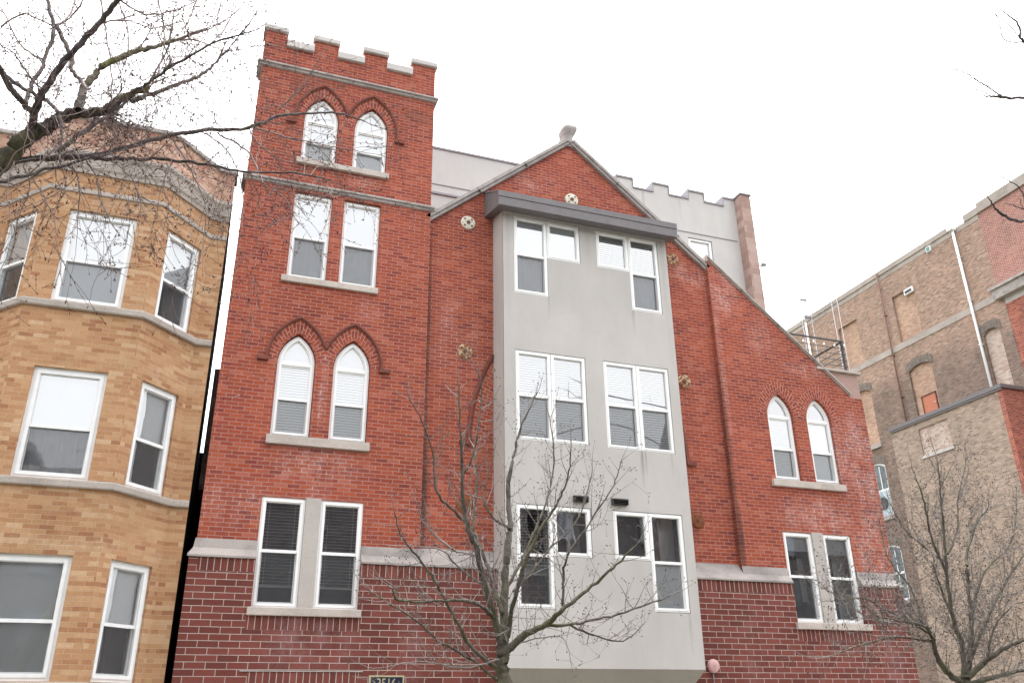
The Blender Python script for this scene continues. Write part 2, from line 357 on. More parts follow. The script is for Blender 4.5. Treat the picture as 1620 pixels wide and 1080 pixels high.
def wallpanel(mb, pl, outer, holes, d0, th, rev=.16, edge=True, mi=0):
    loops = [outer]+holes; flat = [p for L in loops for p in L]
    for t in tessellate_polygon([[Vector((a, b, 0)) for a, b in L] for L in loops]):
        mb.face([pl.p(*flat[i], d0) for i in t], mi=mi)
    for L in holes:
        for i in range(len(L)):
            a, b = L[i], L[(i+1) % len(L)]
            mb.face([pl.p(*a, d0), pl.p(*a, d0+rev), pl.p(*b, d0+rev), pl.p(*b, d0)], mi=mi)
    if edge:
        for i in range(len(outer)):
            a, b = outer[i], outer[(i+1) % len(outer)]
            mb.face([pl.p(*a, d0), pl.p(*a, d0+th), pl.p(*b, d0+th), pl.p(*b, d0)], mi=mi)
def rect(x0, x1, z0, z1): return [(x0, z0), (x1, z0), (x1, z1), (x0, z1)]
def arc_right(cx, zs, w, r, n=10):
    """right half of a pointed arch from the spring (cx+w,zs) to the apex (cx,zs+r)"""
    R = (w*w+r*r)/(2*w); c = cx+w-R; a1 = math.atan2(r, cx-c); return [(c+R*math.cos(a1*i/n), zs+R*math.sin(a1*i/n)) for i in range(n+1)]
def arch(cx, z0, zs, w, r, n=10):
    ra = arc_right(cx, zs, w, r, n); la = [(2*cx-x, z) for x, z in reversed(ra[:-1])]
    return [(cx-w, z0), (cx+w, z0)] + ra + la      # starts bottom-left, counterclockwise
def ring(mb, pl, outer, inner, d0, d1, mi=0):
    n = len(outer)
    for i in range(n):
        j = (i+1) % n; a, b, c, e = outer[i], outer[j], inner[j], inner[i]
        mb.face([pl.p(*a, d0), pl.p(*b, d0), pl.p(*c, d0), pl.p(*e, d0)], mi=mi)
        mb.face([pl.p(*e, d0), pl.p(*c, d0), pl.p(*c, d1), pl.p(*e, d1)], mi=mi)
        mb.face([pl.p(*a, d0), pl.p(*a, d1), pl.p(*b, d1), pl.p(*b, d0)], mi=mi)
def pbox(mb, pl, u0, u1, z0, z1, d0, d1, mi=0): prism(mb, pl, rect(u0, u1, z0, z1), d0, d1, mi, back=True)
def sweep(mb, plan, prof, mi=0, caps=True):
    """profile [(out, z)] swept along a plan polyline [(x,y)], out = to the right-hand side when walking"""
    n = len(plan); offs = []
    for i in range(n):
        def nrm(a, b):
            dx, dy = b[0]-a[0], b[1]-a[1]; L = math.hypot(dx, dy); return (dy/L, -dx/L)
        if i == 0: m = nrm(plan[0], plan[1])
        elif i == n-1: m = nrm(plan[-2], plan[-1])
        else:
            a, b = nrm(plan[i-1], plan[i]), nrm(plan[i], plan[i+1]); k = 1+a[0]*b[0]+a[1]*b[1]; m = ((a[0]+b[0])/k, (a[1]+b[1])/k)
        offs.append(m)
    P = [[(plan[i][0]+offs[i][0]*o, plan[i][1]+offs[i][1]*o, z) for o, z in prof] for i in range(n)]
    for i in range(n-1):
        for k in range(len(prof)):
            j = (k+1) % len(prof); mb.face([P[i][k], P[i+1][k], P[i+1][j], P[i][j]], mi=mi)
    if caps: mb.face(P[0], mi=mi); mb.face(list(reversed(P[-1])), mi=mi)
def tube(mb, pts, rads, sides=6, cap=False, mi=0, smooth=True):
    P = [Vector(p) for p in pts]; n = len(P); rings = []; ref = Vector((.3, .2, 1)).normalized()
    L = 0; Ls = [0]
    for i in range(1, n): L += (P[i]-P[i-1]).length; Ls.append(L)
    for i in range(n):
        t = (P[min(i+1, n-1)]-P[max(i-1, 0)])
        if t.length < 1e-9: t = Vector((0, 0, 1))
        t.normalize(); a = t.cross(ref)
        if a.length < .05: a = t.cross(Vector((1, 0, 0)))
        a.normalize(); b = t.cross(a)
        rings.append([P[i]+(a*math.cos(2*math.pi*k/sides)+b*math.sin(2*math.pi*k/sides))*rads[i] for k in range(sides)])
    base = len(mb.v)
    for r in rings: mb.v += [tuple(q) for q in r]
    for i in range(n-1):
        for k in range(sides):
            j = (k+1) % sides
            mb.f.append((base+i*sides+k, base+i*sides+j, base+(i+1)*sides+j, base+(i+1)*sides+k))
            mb.uv.append([(k/sides, Ls[i]), ((k+1)/sides, Ls[i]), ((k+1)/sides, Ls[i+1]), (k/sides, Ls[i+1])]); mb.mi.append(mi); mb.sm.append(smooth)
    if cap:
        for r, rev in ((rings[0], True), (rings[-1], False)):
            mb.face(list(reversed(r)) if rev else r, mi=mi)
def disk(mb, c, nrm, R, h, sides=24, mi=0, dome=0):
    """disk of thickness h standing off along nrm"""
    c = Vector(c); nrm = Vector(nrm).normalized(); a = nrm.cross(Vector((0, 0, 1)))
    if a.length < .01: a = Vector((1, 0, 0))
    a.normalize(); b = nrm.cross(a)
    steps = [(R, 0), (R, h)] if not dome else [(R, 0), (R, h*.45), (R*.92, h*.75), (R*.7, h*.93), (R*.35, h)]
    rs = [[c+nrm*hh+(a*math.cos(2*math.pi*k/sides)+b*math.sin(2*math.pi*k/sides))*rr for k in range(sides)] for rr, hh in steps]
    for i in range(len(rs)-1):
        for k in range(sides):
            j = (k+1) % sides; mb.face([rs[i][k], rs[i][j], rs[i+1][j], rs[i+1][k]], mi=mi, smooth=bool(dome))
    mb.face(rs[-1], mi=mi)

def tag(o, label=None, cat=None, group=None, kind=None):
    if label: o['label'] = label
    if cat: o['category'] = cat
    if group: o['group'] = group
    if kind: o['kind'] = kind
    return o
def empty(name, loc=(0, 0, 0), label=None, cat=None, group=None):
    o = bpy.data.objects.new(name, None); COL.objects.link(o); o.location = loc; o.empty_display_size = .3
    return tag(o, label, cat, group)

# ------------------------------------------------------------ the ground
def sheet(name, x0, x1, y0, y1, z, mat):
    mb = MB(); mb.face([(x0,y0,z),(x1,y0,z),(x1,y1,z),(x0,y1,z)]); return tag(mb.build(name, mat), kind='structure')
sheet('ground', -600, 600, -600, 600, -.012, 'grass_ground')
sheet('road', -300, 300, -19, -9.5, -.004, 'asphalt')
mb = MB(); mb.box(-300, 300, -9.5, -9.35, -.01, .12); tag(mb.build('kerb', 'concrete_paving'), kind='structure')
mb = MB(); mb.box(-300, 300, -3.2, -.15, -.01, .10); tag(mb.build('sidewalk', 'concrete_paving'), kind='structure')
mb = MB(); mb.box(-300, 300, -22, -19, -.01, .11); tag(mb.build('pavement', 'concrete_paving'), kind='structure')

# ------------------------------------------------------------ windows
def inset(poly_fn, k): return poly_fn(k)
def make_window(parent, pl, x0, x1, z0, z1, d, arched=None, rail=None, transom=None, cover=(), screen=True, fw=.055, sw=.035, glass='glass',
                interior='interior', label=None, room=.7, extra=None, frame_mat='white_vinyl', edge=.11, upg='upper_glass'):
    """double-hung sash window; d = depth of the frame's face behind the plane; cover = [(kind,z0,z1)] seen behind the glass"""
    cx, w = (x0+x1)/2, (x1-x0)/2
    def shape(k, zb=z0):
        if arched:
            zs, r = arched; R = (w*w+r*r)/(2*w); w2 = w-k; R2 = R-k; c = cx+w-R
            r2 = math.sqrt(max(1e-4, R2*R2-(cx-c)**2)); return arch(cx, zb+k, zs, w2, r2, 10)
        return rect(x0+k, x1-k, zb+k, z1-k)
    mb = MB()
    ring(mb, pl, shape(0), shape(fw), d, d+.09)
    ring(mb, pl, shape(fw*.55), shape(fw+.012), d-.012, d+.02)            # moulded lip
    ztop = transom if transom else z1-fw
    if transom:                                                           # bar below the pointed light
        pbox(mb, pl, x0+fw, x1-fw, transom-.028, transom+.028, d-.004, d+.08)
        ins = shape(fw+.03, transom-fw+.0)
        # sash ring of the light
        o_ = shape(fw+.004, transom-fw+.024); i_ = shape(fw+.03, transom-fw+.024); ring(mb, pl, o_, i_, d+.02, d+.06)
        ztop = transom-.028
    a0, a1 = x0+fw, x1-fw; b0 = z0+fw
    if rail:
        ring(mb, pl, rect(a0, a1, rail-.02, ztop), rect(a0+sw*.7, a1-sw*.7, rail+.022, ztop-sw*.8), d+.018, d+.055)   # upper sash
        ring(mb, pl, rect(a0, a1, b0, rail+.02), rect(a0+sw, a1-sw, b0+sw*1.1, rail-.022), d+.045, d+.085)            # lower sash
        pbox(mb, pl, a0, a1, rail-.024, rail+.024, d+.012, d+.05)
    else:
        ring(mb, pl, rect(a0, a1, b0, ztop), rect(a0+sw, a1-sw, b0+sw, ztop-sw), d+.02, d+.06)
    wdw = mb.build('window', frame_mat, parent)
    if label: wdw['label'] = label
    # panes
    def pane(poly, dd, gm=None):
        g = MB()
        for t in tessellate_polygon([[Vector((a, b, 0)) for a, b in poly]]): g.face([pl.p(*poly[i], dd) for i in t])
        g.build('pane', gm or glass, wdw)
    if transom: pane(shape(fw+.02, transom-fw), d+.04, upg or glass)
    if rail:
        pane(rect(a0+.01, a1-.01, rail, ztop-.01), d+.036, upg or glass); pane(rect(a0+.01, a1-.01, b0+.01, rail), d+.066)
        if screen:
            g = MB(); q = rect(a0+.004, a1-.004, b0+.004, rail-.02); g.face([pl.p(*c, d+.030) for c in q]); g.build('insect_screen', 'insect_screen', wdw)
    else: pane(rect(a0+.01, a1-.01, b0+.01, ztop-.01), d+.04, upg or glass)
    # what is behind the glass
    for c in cover:
        kind, c0, c1 = c[:3]; g = MB()
        if c1 > z1-.13: c1 = z1+.13
        if kind == 'blind':          # closed horizontal slats
            z = c1; p = .05
            while z > c0:
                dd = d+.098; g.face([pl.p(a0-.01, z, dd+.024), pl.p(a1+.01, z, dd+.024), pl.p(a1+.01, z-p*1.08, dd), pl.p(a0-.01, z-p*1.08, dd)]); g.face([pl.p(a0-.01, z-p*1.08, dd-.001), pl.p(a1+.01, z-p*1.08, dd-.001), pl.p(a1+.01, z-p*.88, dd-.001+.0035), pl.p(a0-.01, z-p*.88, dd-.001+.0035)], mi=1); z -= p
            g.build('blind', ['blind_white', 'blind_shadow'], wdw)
        elif kind == 'slats':        # open slats seen against a dark room
            z = c1; p = .052
            while z > c0:
                dd = d+.12; g.face([pl.p(a0, z, dd), pl.p(a1, z, dd), pl.p(a1, z+.012, dd+.045), pl.p(a0, z+.012, dd+.045)]); g.face([pl.p(a0, z, dd), pl.p(a1, z, dd), pl.p(a1, z-.004, dd), pl.p(a0, z-.004, dd)]); z -= p
            for u in (a0+(a1-a0)*.16, a0+(a1-a0)*.86): pbox(g, pl, u-.003, u+.003, c0, c1, dd-.004, dd-.001)
            pbox(g, pl, a0, a1, c0-.02, c0+.005, dd, dd+.03)
            g.build('blind', 'slat_dim', wdw)
        elif kind in ('shade', 'curtain'):
            n = 24 if kind == 'curtain' else 2
            for i in range(n):
                f0, f1 = i/n, (i+1)/n; q = (lambda f: d+(.14 if kind == 'curtain' else .10)+(.025*math.sin(f*n*1.3)+.012*math.sin(f*31+c0) if kind == 'curtain' else 0))
                u0, u1 = a0-.02+(a1-a0+.04)*f0, a0-.02+(a1-a0+.04)*f1
                g.face([pl.p(u0, c0, q(f0)), pl.p(u1, c0, q(f1)), pl.p(u1, c1, q(f1)), pl.p(u0, c1, q(f0))])
            g.build('curtain' if kind == 'curtain' else 'shade', 'curtain' if kind == 'curtain' else 'shade_white', wdw)
    # a shallow room behind
    g = MB(); e = edge; A0, A1, B0, B1, D0, D1 = x0-e, x1+e, z0-e, z1+max(e, .16), d+.09, d+room
    if parent is not None:
        for q in ([(A0,B0,D1),(A1,B0,D1),(A1,B1,D1),(A0,B1,D1)], [(A0,B0,D0),(A0,B0,D1),(A0,B1,D1),(A0,B1,D0)], [(A1,B0,D0),(A1,B0,D1),(A1,B1,D1),(A1,B1,D0)],
                  [(A0,B0,D0),(A1,B0,D0),(A1,B0,D1),(A0,B0,D1)], [(A0,B1,D0),(A1,B1,D0),(A1,B1,D1),(A0,B1,D1)]):
            g.face([pl.p(*c) for c in q])
        if extra:
            for (u0, u1, w0, w1, dd) in extra: g.face([pl.p(u0, w0, dd), pl.p(u1, w0, dd), pl.p(u1, w1, dd+.02), pl.p(u0, w1, dd+.02)], mi=1)
        g.build('interior', [interior, 'interior_wall'], wdw)
    return wdw

def sill(parent, pl, u0, u1, z0, z1, out, mat='sill_stone', name='sill', bev=.008):
    mb = MB(); pbox(mb, pl, u0, u1, z0, z1, -out, .12); return mb.build(name, mat, parent, bevel=bev)
def soldier(parent, pl, u0, u1, z0, z1, mat, out=.003, name='brick_header', d=0):
    """row of bricks set on end, 3 mm proud"""
    mb = MB(); q = rect(u0, u1, z0, z1)
    mb.face([pl.p(*c, d-out) for c in q], uv=[(u, z-z0+.004) for u, z in q])
    for a, b in zip(q, q[1:]+q[:1]): mb.face([pl.p(*a, d-out), pl.p(*a, d), pl.p(*b, d), pl.p(*b, d-out)])
    return mb.build(name, mat, parent)
def arch_band(mb, pl, cx, zs, w0, r0, w1, r1, d, side=(1, 1), n=22, drop=0, clipx=None):
    """radial brick ring between two pointed arches; bricks point at the opening (v follows the arc)"""
    for sgn, on in ((1, side[1]), (-1, side[0])):
        if not on: continue
        A, Bq = arc_right(cx, zs, w0, r0, n), arc_right(cx, zs, w1, r1, n)
        if drop: A = [(cx+w0, zs-drop)]+A; Bq = [(cx+w1, zs-drop)]+Bq
        L = 0
        for i in range(len(A)-1):
            a, b, c, e = A[i], Bq[i], Bq[i+1], A[i+1]
            mx = cx+sgn*((a[0]+b[0])/2-cx)
            L2 = L+.5*(math.dist(a, e)+math.dist(b, c))
            if clipx:
                lim = clipx
                def cl(p): return (min(p[0], cx+lim), p[1])
                if a[0]-cx > lim and e[0]-cx > lim: L = L2; continue
                b, c = cl(b), cl(c)
            wd = w1-w0
            f = lambda p: pl.p(cx+sgn*(p[0]-cx), p[1], d)
            q = [f(a), f(b), f(c), f(e)]
            uv = [(0, L), (math.dist(a, b), L), (math.dist(c, e), L2), (0, L2)]
            if sgn < 0: q.reverse(); uv.reverse()
            mb.face(q, uv=uv); L = L2
def moulding(mb, pl, path, wd, out):
    """raised moulding along a (u,z) path, two-step profile"""
    prof = [(-wd/2, 0), (-wd/2, -out*.55), (-wd*.1, -out*.55), (-wd*.1, -out), (wd/2, -out), (wd/2, 0)]
    path = [q for i, q in enumerate(path) if i == 0 or math.dist(q, path[i-1]) > 1e-4]
    n = len(path); N = []
    for i in range(n):
        def nr(a, b): dx, dy = b[0]-a[0], b[1]-a[1]; L = math.hypot(dx, dy); return (-dy/L, dx/L)
        if i == 0: m = nr(path[0], path[1])
        elif i == n-1: m = nr(path[-2], path[-1])
        else:
            a, b = nr(path[i-1], path[i]), nr(path[i], path[i+1]); k = max(.25, 1+a[0]*b[0]+a[1]*b[1]); m = ((a[0]+b[0])/k, (a[1]+b[1])/k)
        N.append(m)
    R = [[pl.p(path[i][0]+N[i][0]*o, path[i][1]+N[i][1]*o, dd) for o, dd in prof] for i in range(n)]
    for i in range(n-1):
        for k in range(len(prof)-1): mb.face([R[i][k], R[i+1][k], R[i+1][k+1], R[i][k+1]])
    mb.face(R[0]); mb.face(list(reversed(R[-1])))

# ============================================================ THE CHURCH-LIKE BRICK APARTMENT HOUSE
HOUSE = empty('apartment_building', (6.8, 0, 0), 'red brick former church turned apartments, with battlement tower, gable and grey stucco bay', 'building')
H = HOUSE
WD = .145    # reveal depth
# tower wall
def pair(xs): return xs
TW = [(1.24, .345), (2.22, .345)]
holes = []
for cx in (1.235, 2.245): holes.append(arch(cx, 11.62, 12.62, .34, .56))
for x0, x1 in ((.87, 1.585), (1.815, 2.53)): holes.append(rect(x0, x1, 9.03, 10.88))
for cx in (1.205, 2.185): holes.append(arch(cx, 6.0, 7.36, .33, .56))
outer = [(-.05, 4.05), (.868, 4.05), (.868, 4.958), (2.537, 4.958), (2.537, 4.05), (3.54, 4.05), (3.54, 14.36)]
for a, b in ((3.02, 3.54), (1.98, 2.49), (.93, 1.45)):
    if a < 3: outer += [(b, 14.36), (b, 14.67), (a, 14.67), (a, 14.36)]
    else: outer = outer[:-1]+[(3.54, 14.67), (a, 14.67), (a, 14.36)]
outer += [(.39, 14.36), (.39, 14.67), (-.05, 14.67)]
mb = MB(); wallpanel(mb, FR, outer, holes, 0, .32, WD)
# sides and back of the tower
LS = Pl(-.05, 6, 0, -1)
prism(mb, Pl(-.05, 4.0, 0, -1), [(0, 0), (4-.001, 0), (4-.001, 14.3), (0, 14.3)], 0, .25)
prism(mb, Pl(3.54, 0.001, 0, 1), [(0.1, 4), (4, 4), (4, 14.3), (0, 14.3)], 0, .25)
prism(mb, Pl(3.54, 4, -1, 0), [(0, 4), (3.59, 4), (3.59, 14.3), (0, 14.3)], 0, .25)
mb.build('tower_wall', 'red_brick', H)
mb = MB(); mb.box(.2, 3.29, .25, 3.75, 13.7, 13.8); mb.build('tower_roof', 'tar', H)
# tower copings: each cap a stone with a weathered front slope
def cap(x0, x1, zt, name='coping', mat='limestone', yb=.36, y0=0, zb=.19):
    mb = MB(); prof = [(-.05, zt-zb), (-.065, zt-zb+.012), (-.065, zt-.085), (-.01, zt), (yb, zt), (yb, zt-zb)]
    A = [(x0, y0+y, z) for y, z in prof]; Bp = [(x1, y0+y, z) for y, z in prof]
    for k in range(len(prof)): j = (k+1) % len(prof); mb.face([A[k], Bp[k], Bp[j], A[j]])
    mb.face(list(reversed(A))); mb.face(Bp); return mb.build(name, mat, H)
for x0, x1 in ((-.09, .41), (.91, 1.47), (1.96, 2.51), (3.0, 3.58)): cap(x0, x1, 14.785)
for x0, x1 in ((.41, .93), (1.45, 1.98), (2.49, 3.02)): cap(x0-.015, x1+.015, 14.50, zb=.24)
# string courses
def course(x0, x1, z0, z1, out, name='string_course', y=0, left=True, right=True):
    h = z1-z0; prof = [(0, z0), (out*.45, z0+h*.12), (out*.5, z0+h*.45), (out, z0+h*.55), (out, z0+h*.85), (out*.3, z1), (-.02, z1), (-.02, z0)]
    plan = ([(x0, y+.5)] if left else [])+[(x0, y), (x1, y)]+([(x1, y+.5)] if right else [])
    mb = MB(); sweep(mb, plan, prof); return mb.build(name, 'weathered_stone', H)
course(-.05, 3.54, 13.67, 13.79, .08)
course(-.05, 3.54, 10.94, 11.06, .07)
# arched tower windows with brick ring and hood mould
def hood_pair(cxs, zs, w, r, drop, mat_ring='arch_brick', mould=True, ring_w=(.345, .575), name='hood_mould', clip=.49, ringd=-.004):
    mb = MB()
    for cx in cxs: arch_band(mb, FR, cx, zs, ring_w[0], ring_w[1], w, r, ringd, drop=0, clipx=clip if clip else None)
    mb.build('brick_arch', mat_ring, H)
    if mould:
        mb = MB(); a, b = cxs; n = 16
        la = [(2*a-x, z) for x, z in arc_right(a, zs, w, r, n)]; ra = [p for p in arc_right(a, zs, w, r, n)][::-1]
        mid = (a+b)/2
        lb = [(2*b-x, z) for x, z in arc_right(b, zs, w, r, n)]; rb = [p for p in arc_right(b, zs, w, r, n)][::-1]
        ra = [p for p in ra if p[0] < mid-.01]; lb = [p for p in lb if p[0] > mid+.01]
        zc = (ra[-1][1]+lb[0][1])/2-.02
        path = [(a-w, zs-drop)]+la[:-1]+ra+[(mid, zc)]+lb+rb[1:]+[(b+w, zs-drop)]
        moulding(mb, FR, path, .06, .05)
        for x0 in (a-w-.16, b+w-.035): pbox(mb, FR, x0, x0+.195, zs-drop-.055, zs-drop+.012, -.055, 0)
        mb.build(name, 'hood_brick', H)
hood_pair((1.235, 2.245), 12.62, .52, .84, .14)
hood_pair((1.205, 2.185), 7.40, .52, .82, .0)
LB = 'soft white blinds behind the arched window'
for cx, cov, lb in ((1.235, [('shade', 11.65, 13.1)], None), (2.245, [('shade', 11.65, 13.1)], None)):
    make_window(H, FR, cx-.33, cx+.33, 11.64, 13.15, .07, arched=(12.62, .54), rail=12.11, transom=12.60, cover=cov)
sill(H, FR, .82, 2.64, 11.50, 11.62, .07)
make_window(H, FR, .875, 1.58, 9.04, 10.87, .07, rail=9.93, cover=[('shade', 9.93, 10.85), ('curtain', 9.05, 9.95)])
make_window(H, FR, 1.82, 2.525, 9.04, 10.87, .07, rail=9.93, cover=[('shade', 9.93, 10.85), ('curtain', 9.05, 9.95)])
sill(H, FR, .78, 2.56, 8.91, 9.03, .06)
for x0, x1 in ((.84, 1.60), (1.80, 2.56)): soldier(H, FR, x0, x1, 10.885, 10.94, 'soldier_red')
for cx in (1.205, 2.185):
    make_window(H, FR, cx-.32, cx+.32, 6.02, 7.89, .07, arched=(7.36, .53), rail=6.70, transom=7.35, cover=[('blind', 6.05, 7.33), ('shade', 7.3, 7.87)])
sill(H, FR, .82, 2.57, 5.85, 6.0, .07)
# ground-floor pair of the tower, concrete mullion between
def pair_low(x0, xa, xb, x1, covers, extras):
    mb = MB(); pbox(mb, FR, xa, xb, 3.20, 4.97, -.02, .14); mb.build('mullion', 'cast_concrete', H, bevel=.006)
    for (a, b), cv, ex in zip(((x0, xa-.004), (xb+.004, x1)), covers, extras):
        make_window(H, FR, a, b, 3.21, 4.955, .02, rail=4.09, cover=cv, extra=ex)
    sill(H, FR, x0-.06, x1+.04, 3.08, 3.20, .17)
pair_low(.87, 1.575, 1.825, 2.535, ([('slats', 3.56, 4.93)], [('slats', 3.56, 4.93)]), (None, None))

# recessed gable wall, Y = .11
GM = at(.11)
apex = (6.72, 13.42)
outer = [(3.50, 4.05), (9.98, 4.05), (9.98, 10.70), apex, (3.50, 10.72)]
mb = MB(); wallpanel(mb, GM, outer, [], 0, .3)
mb.build('gable_wall', 'red_brick', H)
def raking(x0, z0, x1, z1, y0, y1, th, name='gable_coping', mat='coping_stone'):
    """sloping stone coping with a thin drip step"""
    mb = MB(); dx, dz = x1-x0, z1-z0; L = math.hypot(dx, dz); nx, nz = -dz/L, dx/L
    if nz < 0: nx, nz = -nx, -nz
    for (a, b, ya) in ((0, th*.5, y0+.035), (th*.5, th, y0)):
        q = [(x0+nx*a, z0+nz*a), (x1+nx*a, z1+nz*a), (x1+nx*b, z1+nz*b), (x0+nx*b, z0+nz*b)]
        prism(mb, Pl(0, 0, 1, 0), q, ya, y1, back=True)
    # open joints between stones
    n = int(L/1.05)
    for i in range(1, n):
        f = i/n; px, pz = x0+dx*f, z0+dz*f; ux, uz = dx/L*.006, dz/L*.006
        q = [(px-ux, pz-uz), (px+ux, pz+uz), (px+ux+nx*(th-.004), pz+uz+nz*(th-.004)), (px-ux+nx*(th-.004), pz-uz+nz*(th-.004))]
        prism(mb, Pl(0, 0, 1, 0), q, y0-.003, y0+.05, mi=1, back=True)
    return mb.build(name, [mat, 'joint_dark'], H)
raking(3.545, 10.765, 6.72, 13.425, .0, .5, .13)
raking(6.72, 13.425, 9.935, 10.74, .0, .5, .13)
# carved stone finial on the apex
mb = MB()
profs = [(13.46, .17, .2, .0), (13.56, .16, .19, .0), (13.66, .155, .18, -.01), (13.76, .17, .18, -.03), (13.85, .20, .20, -.05), (13.92, .215, .21, -.06), (13.98, .20, .20, -.06), (14.01, .13, .15, -.06)]
rs = []
for z, hw, hd, off in profs:
    r = []; lean = max(0, z-13.6)*.16; z = 13.36+(z-13.36)*.84; hw *= .86
    for k in range(16):
        a = 2*math.pi*k/16; c, s_ = math.cos(a), math.sin(a); e = .55
        r.append((6.68+lean+hw*math.copysign(abs(c)**e, c), .22+off+hd*math.copysign(abs(s_)**e, s_), z))
    rs.append(r)
for i in range(len(rs)-1):
    for k in range(16): j = (k+1) % 16; mb.face([rs[i][k], rs[i][j], rs[i+1][j], rs[i+1][k]], smooth=True)
mb.face(rs[-1], smooth=True); mb.box(6.57, 6.84, .06, .46, 13.36, 13.49)
mb.build('finial', 'weathered_stone', H)
# blind great arch whose ends show either side of the bay
cx, zs, w, r = 6.72, 6.24, 2.30, 3.33
full = arc_right(cx, zs, w, r, 30)
for sgn in (-1, 1):
    mb = MB()
    path = [(cx+sgn*w, zs)]+[(cx+sgn*(x-cx), z) for x, z in full[1:14]]
    moulding(mb, GM, path, .08, .05)
    a = cx+sgn*(w+.02); pbox(mb, GM, min(a-.06*sgn, a+.16*sgn), max(a-.06*sgn, a+.16*sgn), zs-.06, zs+.012, -.06, 0)
    mb.build('great_arch_moulding', 'hood_brick', H)
mb = MB(); arch_band(mb, GM, cx, zs, w-.38, 3.0, w-.05, r-.05, -.004, n=40); mb.build('great_brick_arch', 'arch_brick', H)
# cast iron anchor plates
def anchor(x, z, mat, star=True, R=.155):
    mb = MB(); disk(mb, (x, .11, z), (0, -1, 0), R, .03, 28, dome=1)
    o = mb.build('anchor_plate', mat, H)
    mb = MB()
    for k in range(4):
        a = math.pi/4+k*math.pi/2; disk(mb, (x+.105*math.cos(a), .088, z+.105*math.sin(a)), (0, -1, 0), .021, .012, 8)
    if star:
        for k in range(5):
            a = math.pi/2+k*2*math.pi/5; c, s_ = math.cos(a), math.sin(a); px, pz = -s_, c
            q = [(x-px*.022, z-pz*.022), (x+c*.085, z+s_*.085), (x+px*.022, z+pz*.022)]
            y = .076
            mb.face([(q[0][0], .083, q[0][1]), (q[1][0], .083, q[1][1]), (x, y-.012, z)]); mb.face([(x, y-.012, z), (q[1][0], .083, q[1][1]), (q[2][0], .083, q[2][1])])
    disk(mb, (x, .085, z), (0, -1, 0), .035, .025, 10)
    mb.build('bolt', 'rust_pipe', o)
for x, z, m, st in ((4.36, 10.91, 'plate_pale', 1), (6.72, 11.96, 'plate_pale', 1), (9.13, 10.91, 'plate_ochre', 1), (4.33, 8.03, 'plate_ochre', 0), (9.12, 7.99, 'plate_ochre', 1), (9.12, 5.08, 'plate_rust', 0), (4.35, 5.08, 'plate_rust', 0)): anchor(x, z, m, st)

# right wing
zt = lambda x: 11.00-(x-9.94)*(11.00-8.24)/(13.14-9.94)
holes = [arch(cx, 6.02, 7.38, .33, .56) for cx in (11.345, 12.345)]
outer = [(9.94, 4.05), (10.988, 4.05), (10.988, 4.958), (12.652, 4.958), (12.652, 4.05), (13.63, 4.05), (13.63, 8.06), (13.34, 8.06), (9.94, 11.0)]
mb = MB(); wallpanel(mb, FR, outer, holes, 0, .3, WD)
prism(mb, Pl(13.63, .001, 0, 1), [(.1, 0), (8, 0), (8, 8.05), (0, 8.05), (0, 4.1), (.1, 4.1)], 0, .25)
mb.build('wing_wall', 'red_brick', H)
raking(9.90, 11.055, 13.30, 8.115, -.045, .35, .055, 'wing_coping', 'pale_coping')
mb = MB(); mb.box(9.9, 9.94, -.045, .35, 10.93, 11.06)
mb.build('coping_end', 'pale_coping', H)
# pink stucco parapet block behind the end of the slope
mb = MB(); prism(mb, at(.03), [(12.55, 8.06), (13.63, 8.06), (13.63, 8.66), (12.55, 8.66)], 0, .3, back=True)
prism(mb, Pl(13.63, .33, 0, 1), rect(0, 7.5, 8.06, 8.66), 0, .25, back=True)
mb.build('parapet_block', 'pink_stucco', H)
mb = MB(); mb.box(12.5, 13.70, -.04, .38, 8.66, 8.715); mb.box(13.34, 13.70, .38, 7.8, 8.66, 8.715); mb.build('parapet_cap', 'pale_coping', H)
mb = MB(); mb.box(9.9, 13.4, .3, 7.8, 8.2, 8.3); mb.build('roof_deck', 'tar', H)
hood_pair((11.345, 12.345), 7.40, .56, .88, 0, mould=False, clip=.50)
make_window(H, FR, 11.025, 11.665, 6.05, 7.92, .07, arched=(7.40, .53), rail=6.72, transom=7.42, cover=[('blind', 6.07, 7.38)], interior='interior_wall')
make_window(H, FR, 12.025, 12.665, 6.05, 7.92, .07, arched=(7.40, .53), rail=6.72, transom=7.42, cover=[('shade', 6.07, 7.38)], interior='interior_wall')
sill(H, FR, 10.90, 12.72, 5.88, 6.02, .07)
pair_low(10.99, 11.685, 11.945, 12.65, ([('shade', 4.60, 4.93)], [('shade', 4.56, 4.93)]), ([(11.50, 11.64, 3.65, 4.50, .32)], [(12.36, 12.80, 3.1, 4.80, .32)]))

# base: Y = -.10
BP = at(-.10)
outer = [(-.13, 0), (13.66, 0), (13.66, 3.93), (12.652, 3.93), (12.652, 3.20), (12.69, 3.20), (12.69, 3.08), (10.93, 3.08), (10.93, 3.20), (10.988, 3.20), (10.988, 3.93), (2.537, 3.93), (2.537, 3.20), (2.575, 3.20), (2.575, 3.08), (.81, 3.08), (.81, 3.20), (.868, 3.20), (.868, 3.93), (-.13, 3.93)]
mb = MB(); wallpanel(mb, BP, outer, [], 0, .18)
prism(mb, Pl(-.13, 4, 0, -1), rect(0, 4.09, 0, 3.93), 0, .06)
prism(mb, Pl(13.66, -.099, 0, 1), rect(0, 8, 0, 3.93), 0, .06)
mb.build('base_wall', 'base_brick', H)
for a, b in ((0.0, .868), (2.537, 10.988), (12.652, 13.56)): soldier(H, BP, a, b, 3.725, 3.927, 'base_soldier', name='soldier_course')
for a, b in ((.81, 2.575), (10.93, 12.69)): soldier(H, BP, a, b, 2.87, 3.079, 'base_soldier', name='soldier_course')
soldier(H, BP, .92, 2.56, 2.06, 2.27, 'base_soldier', name='soldier_course')
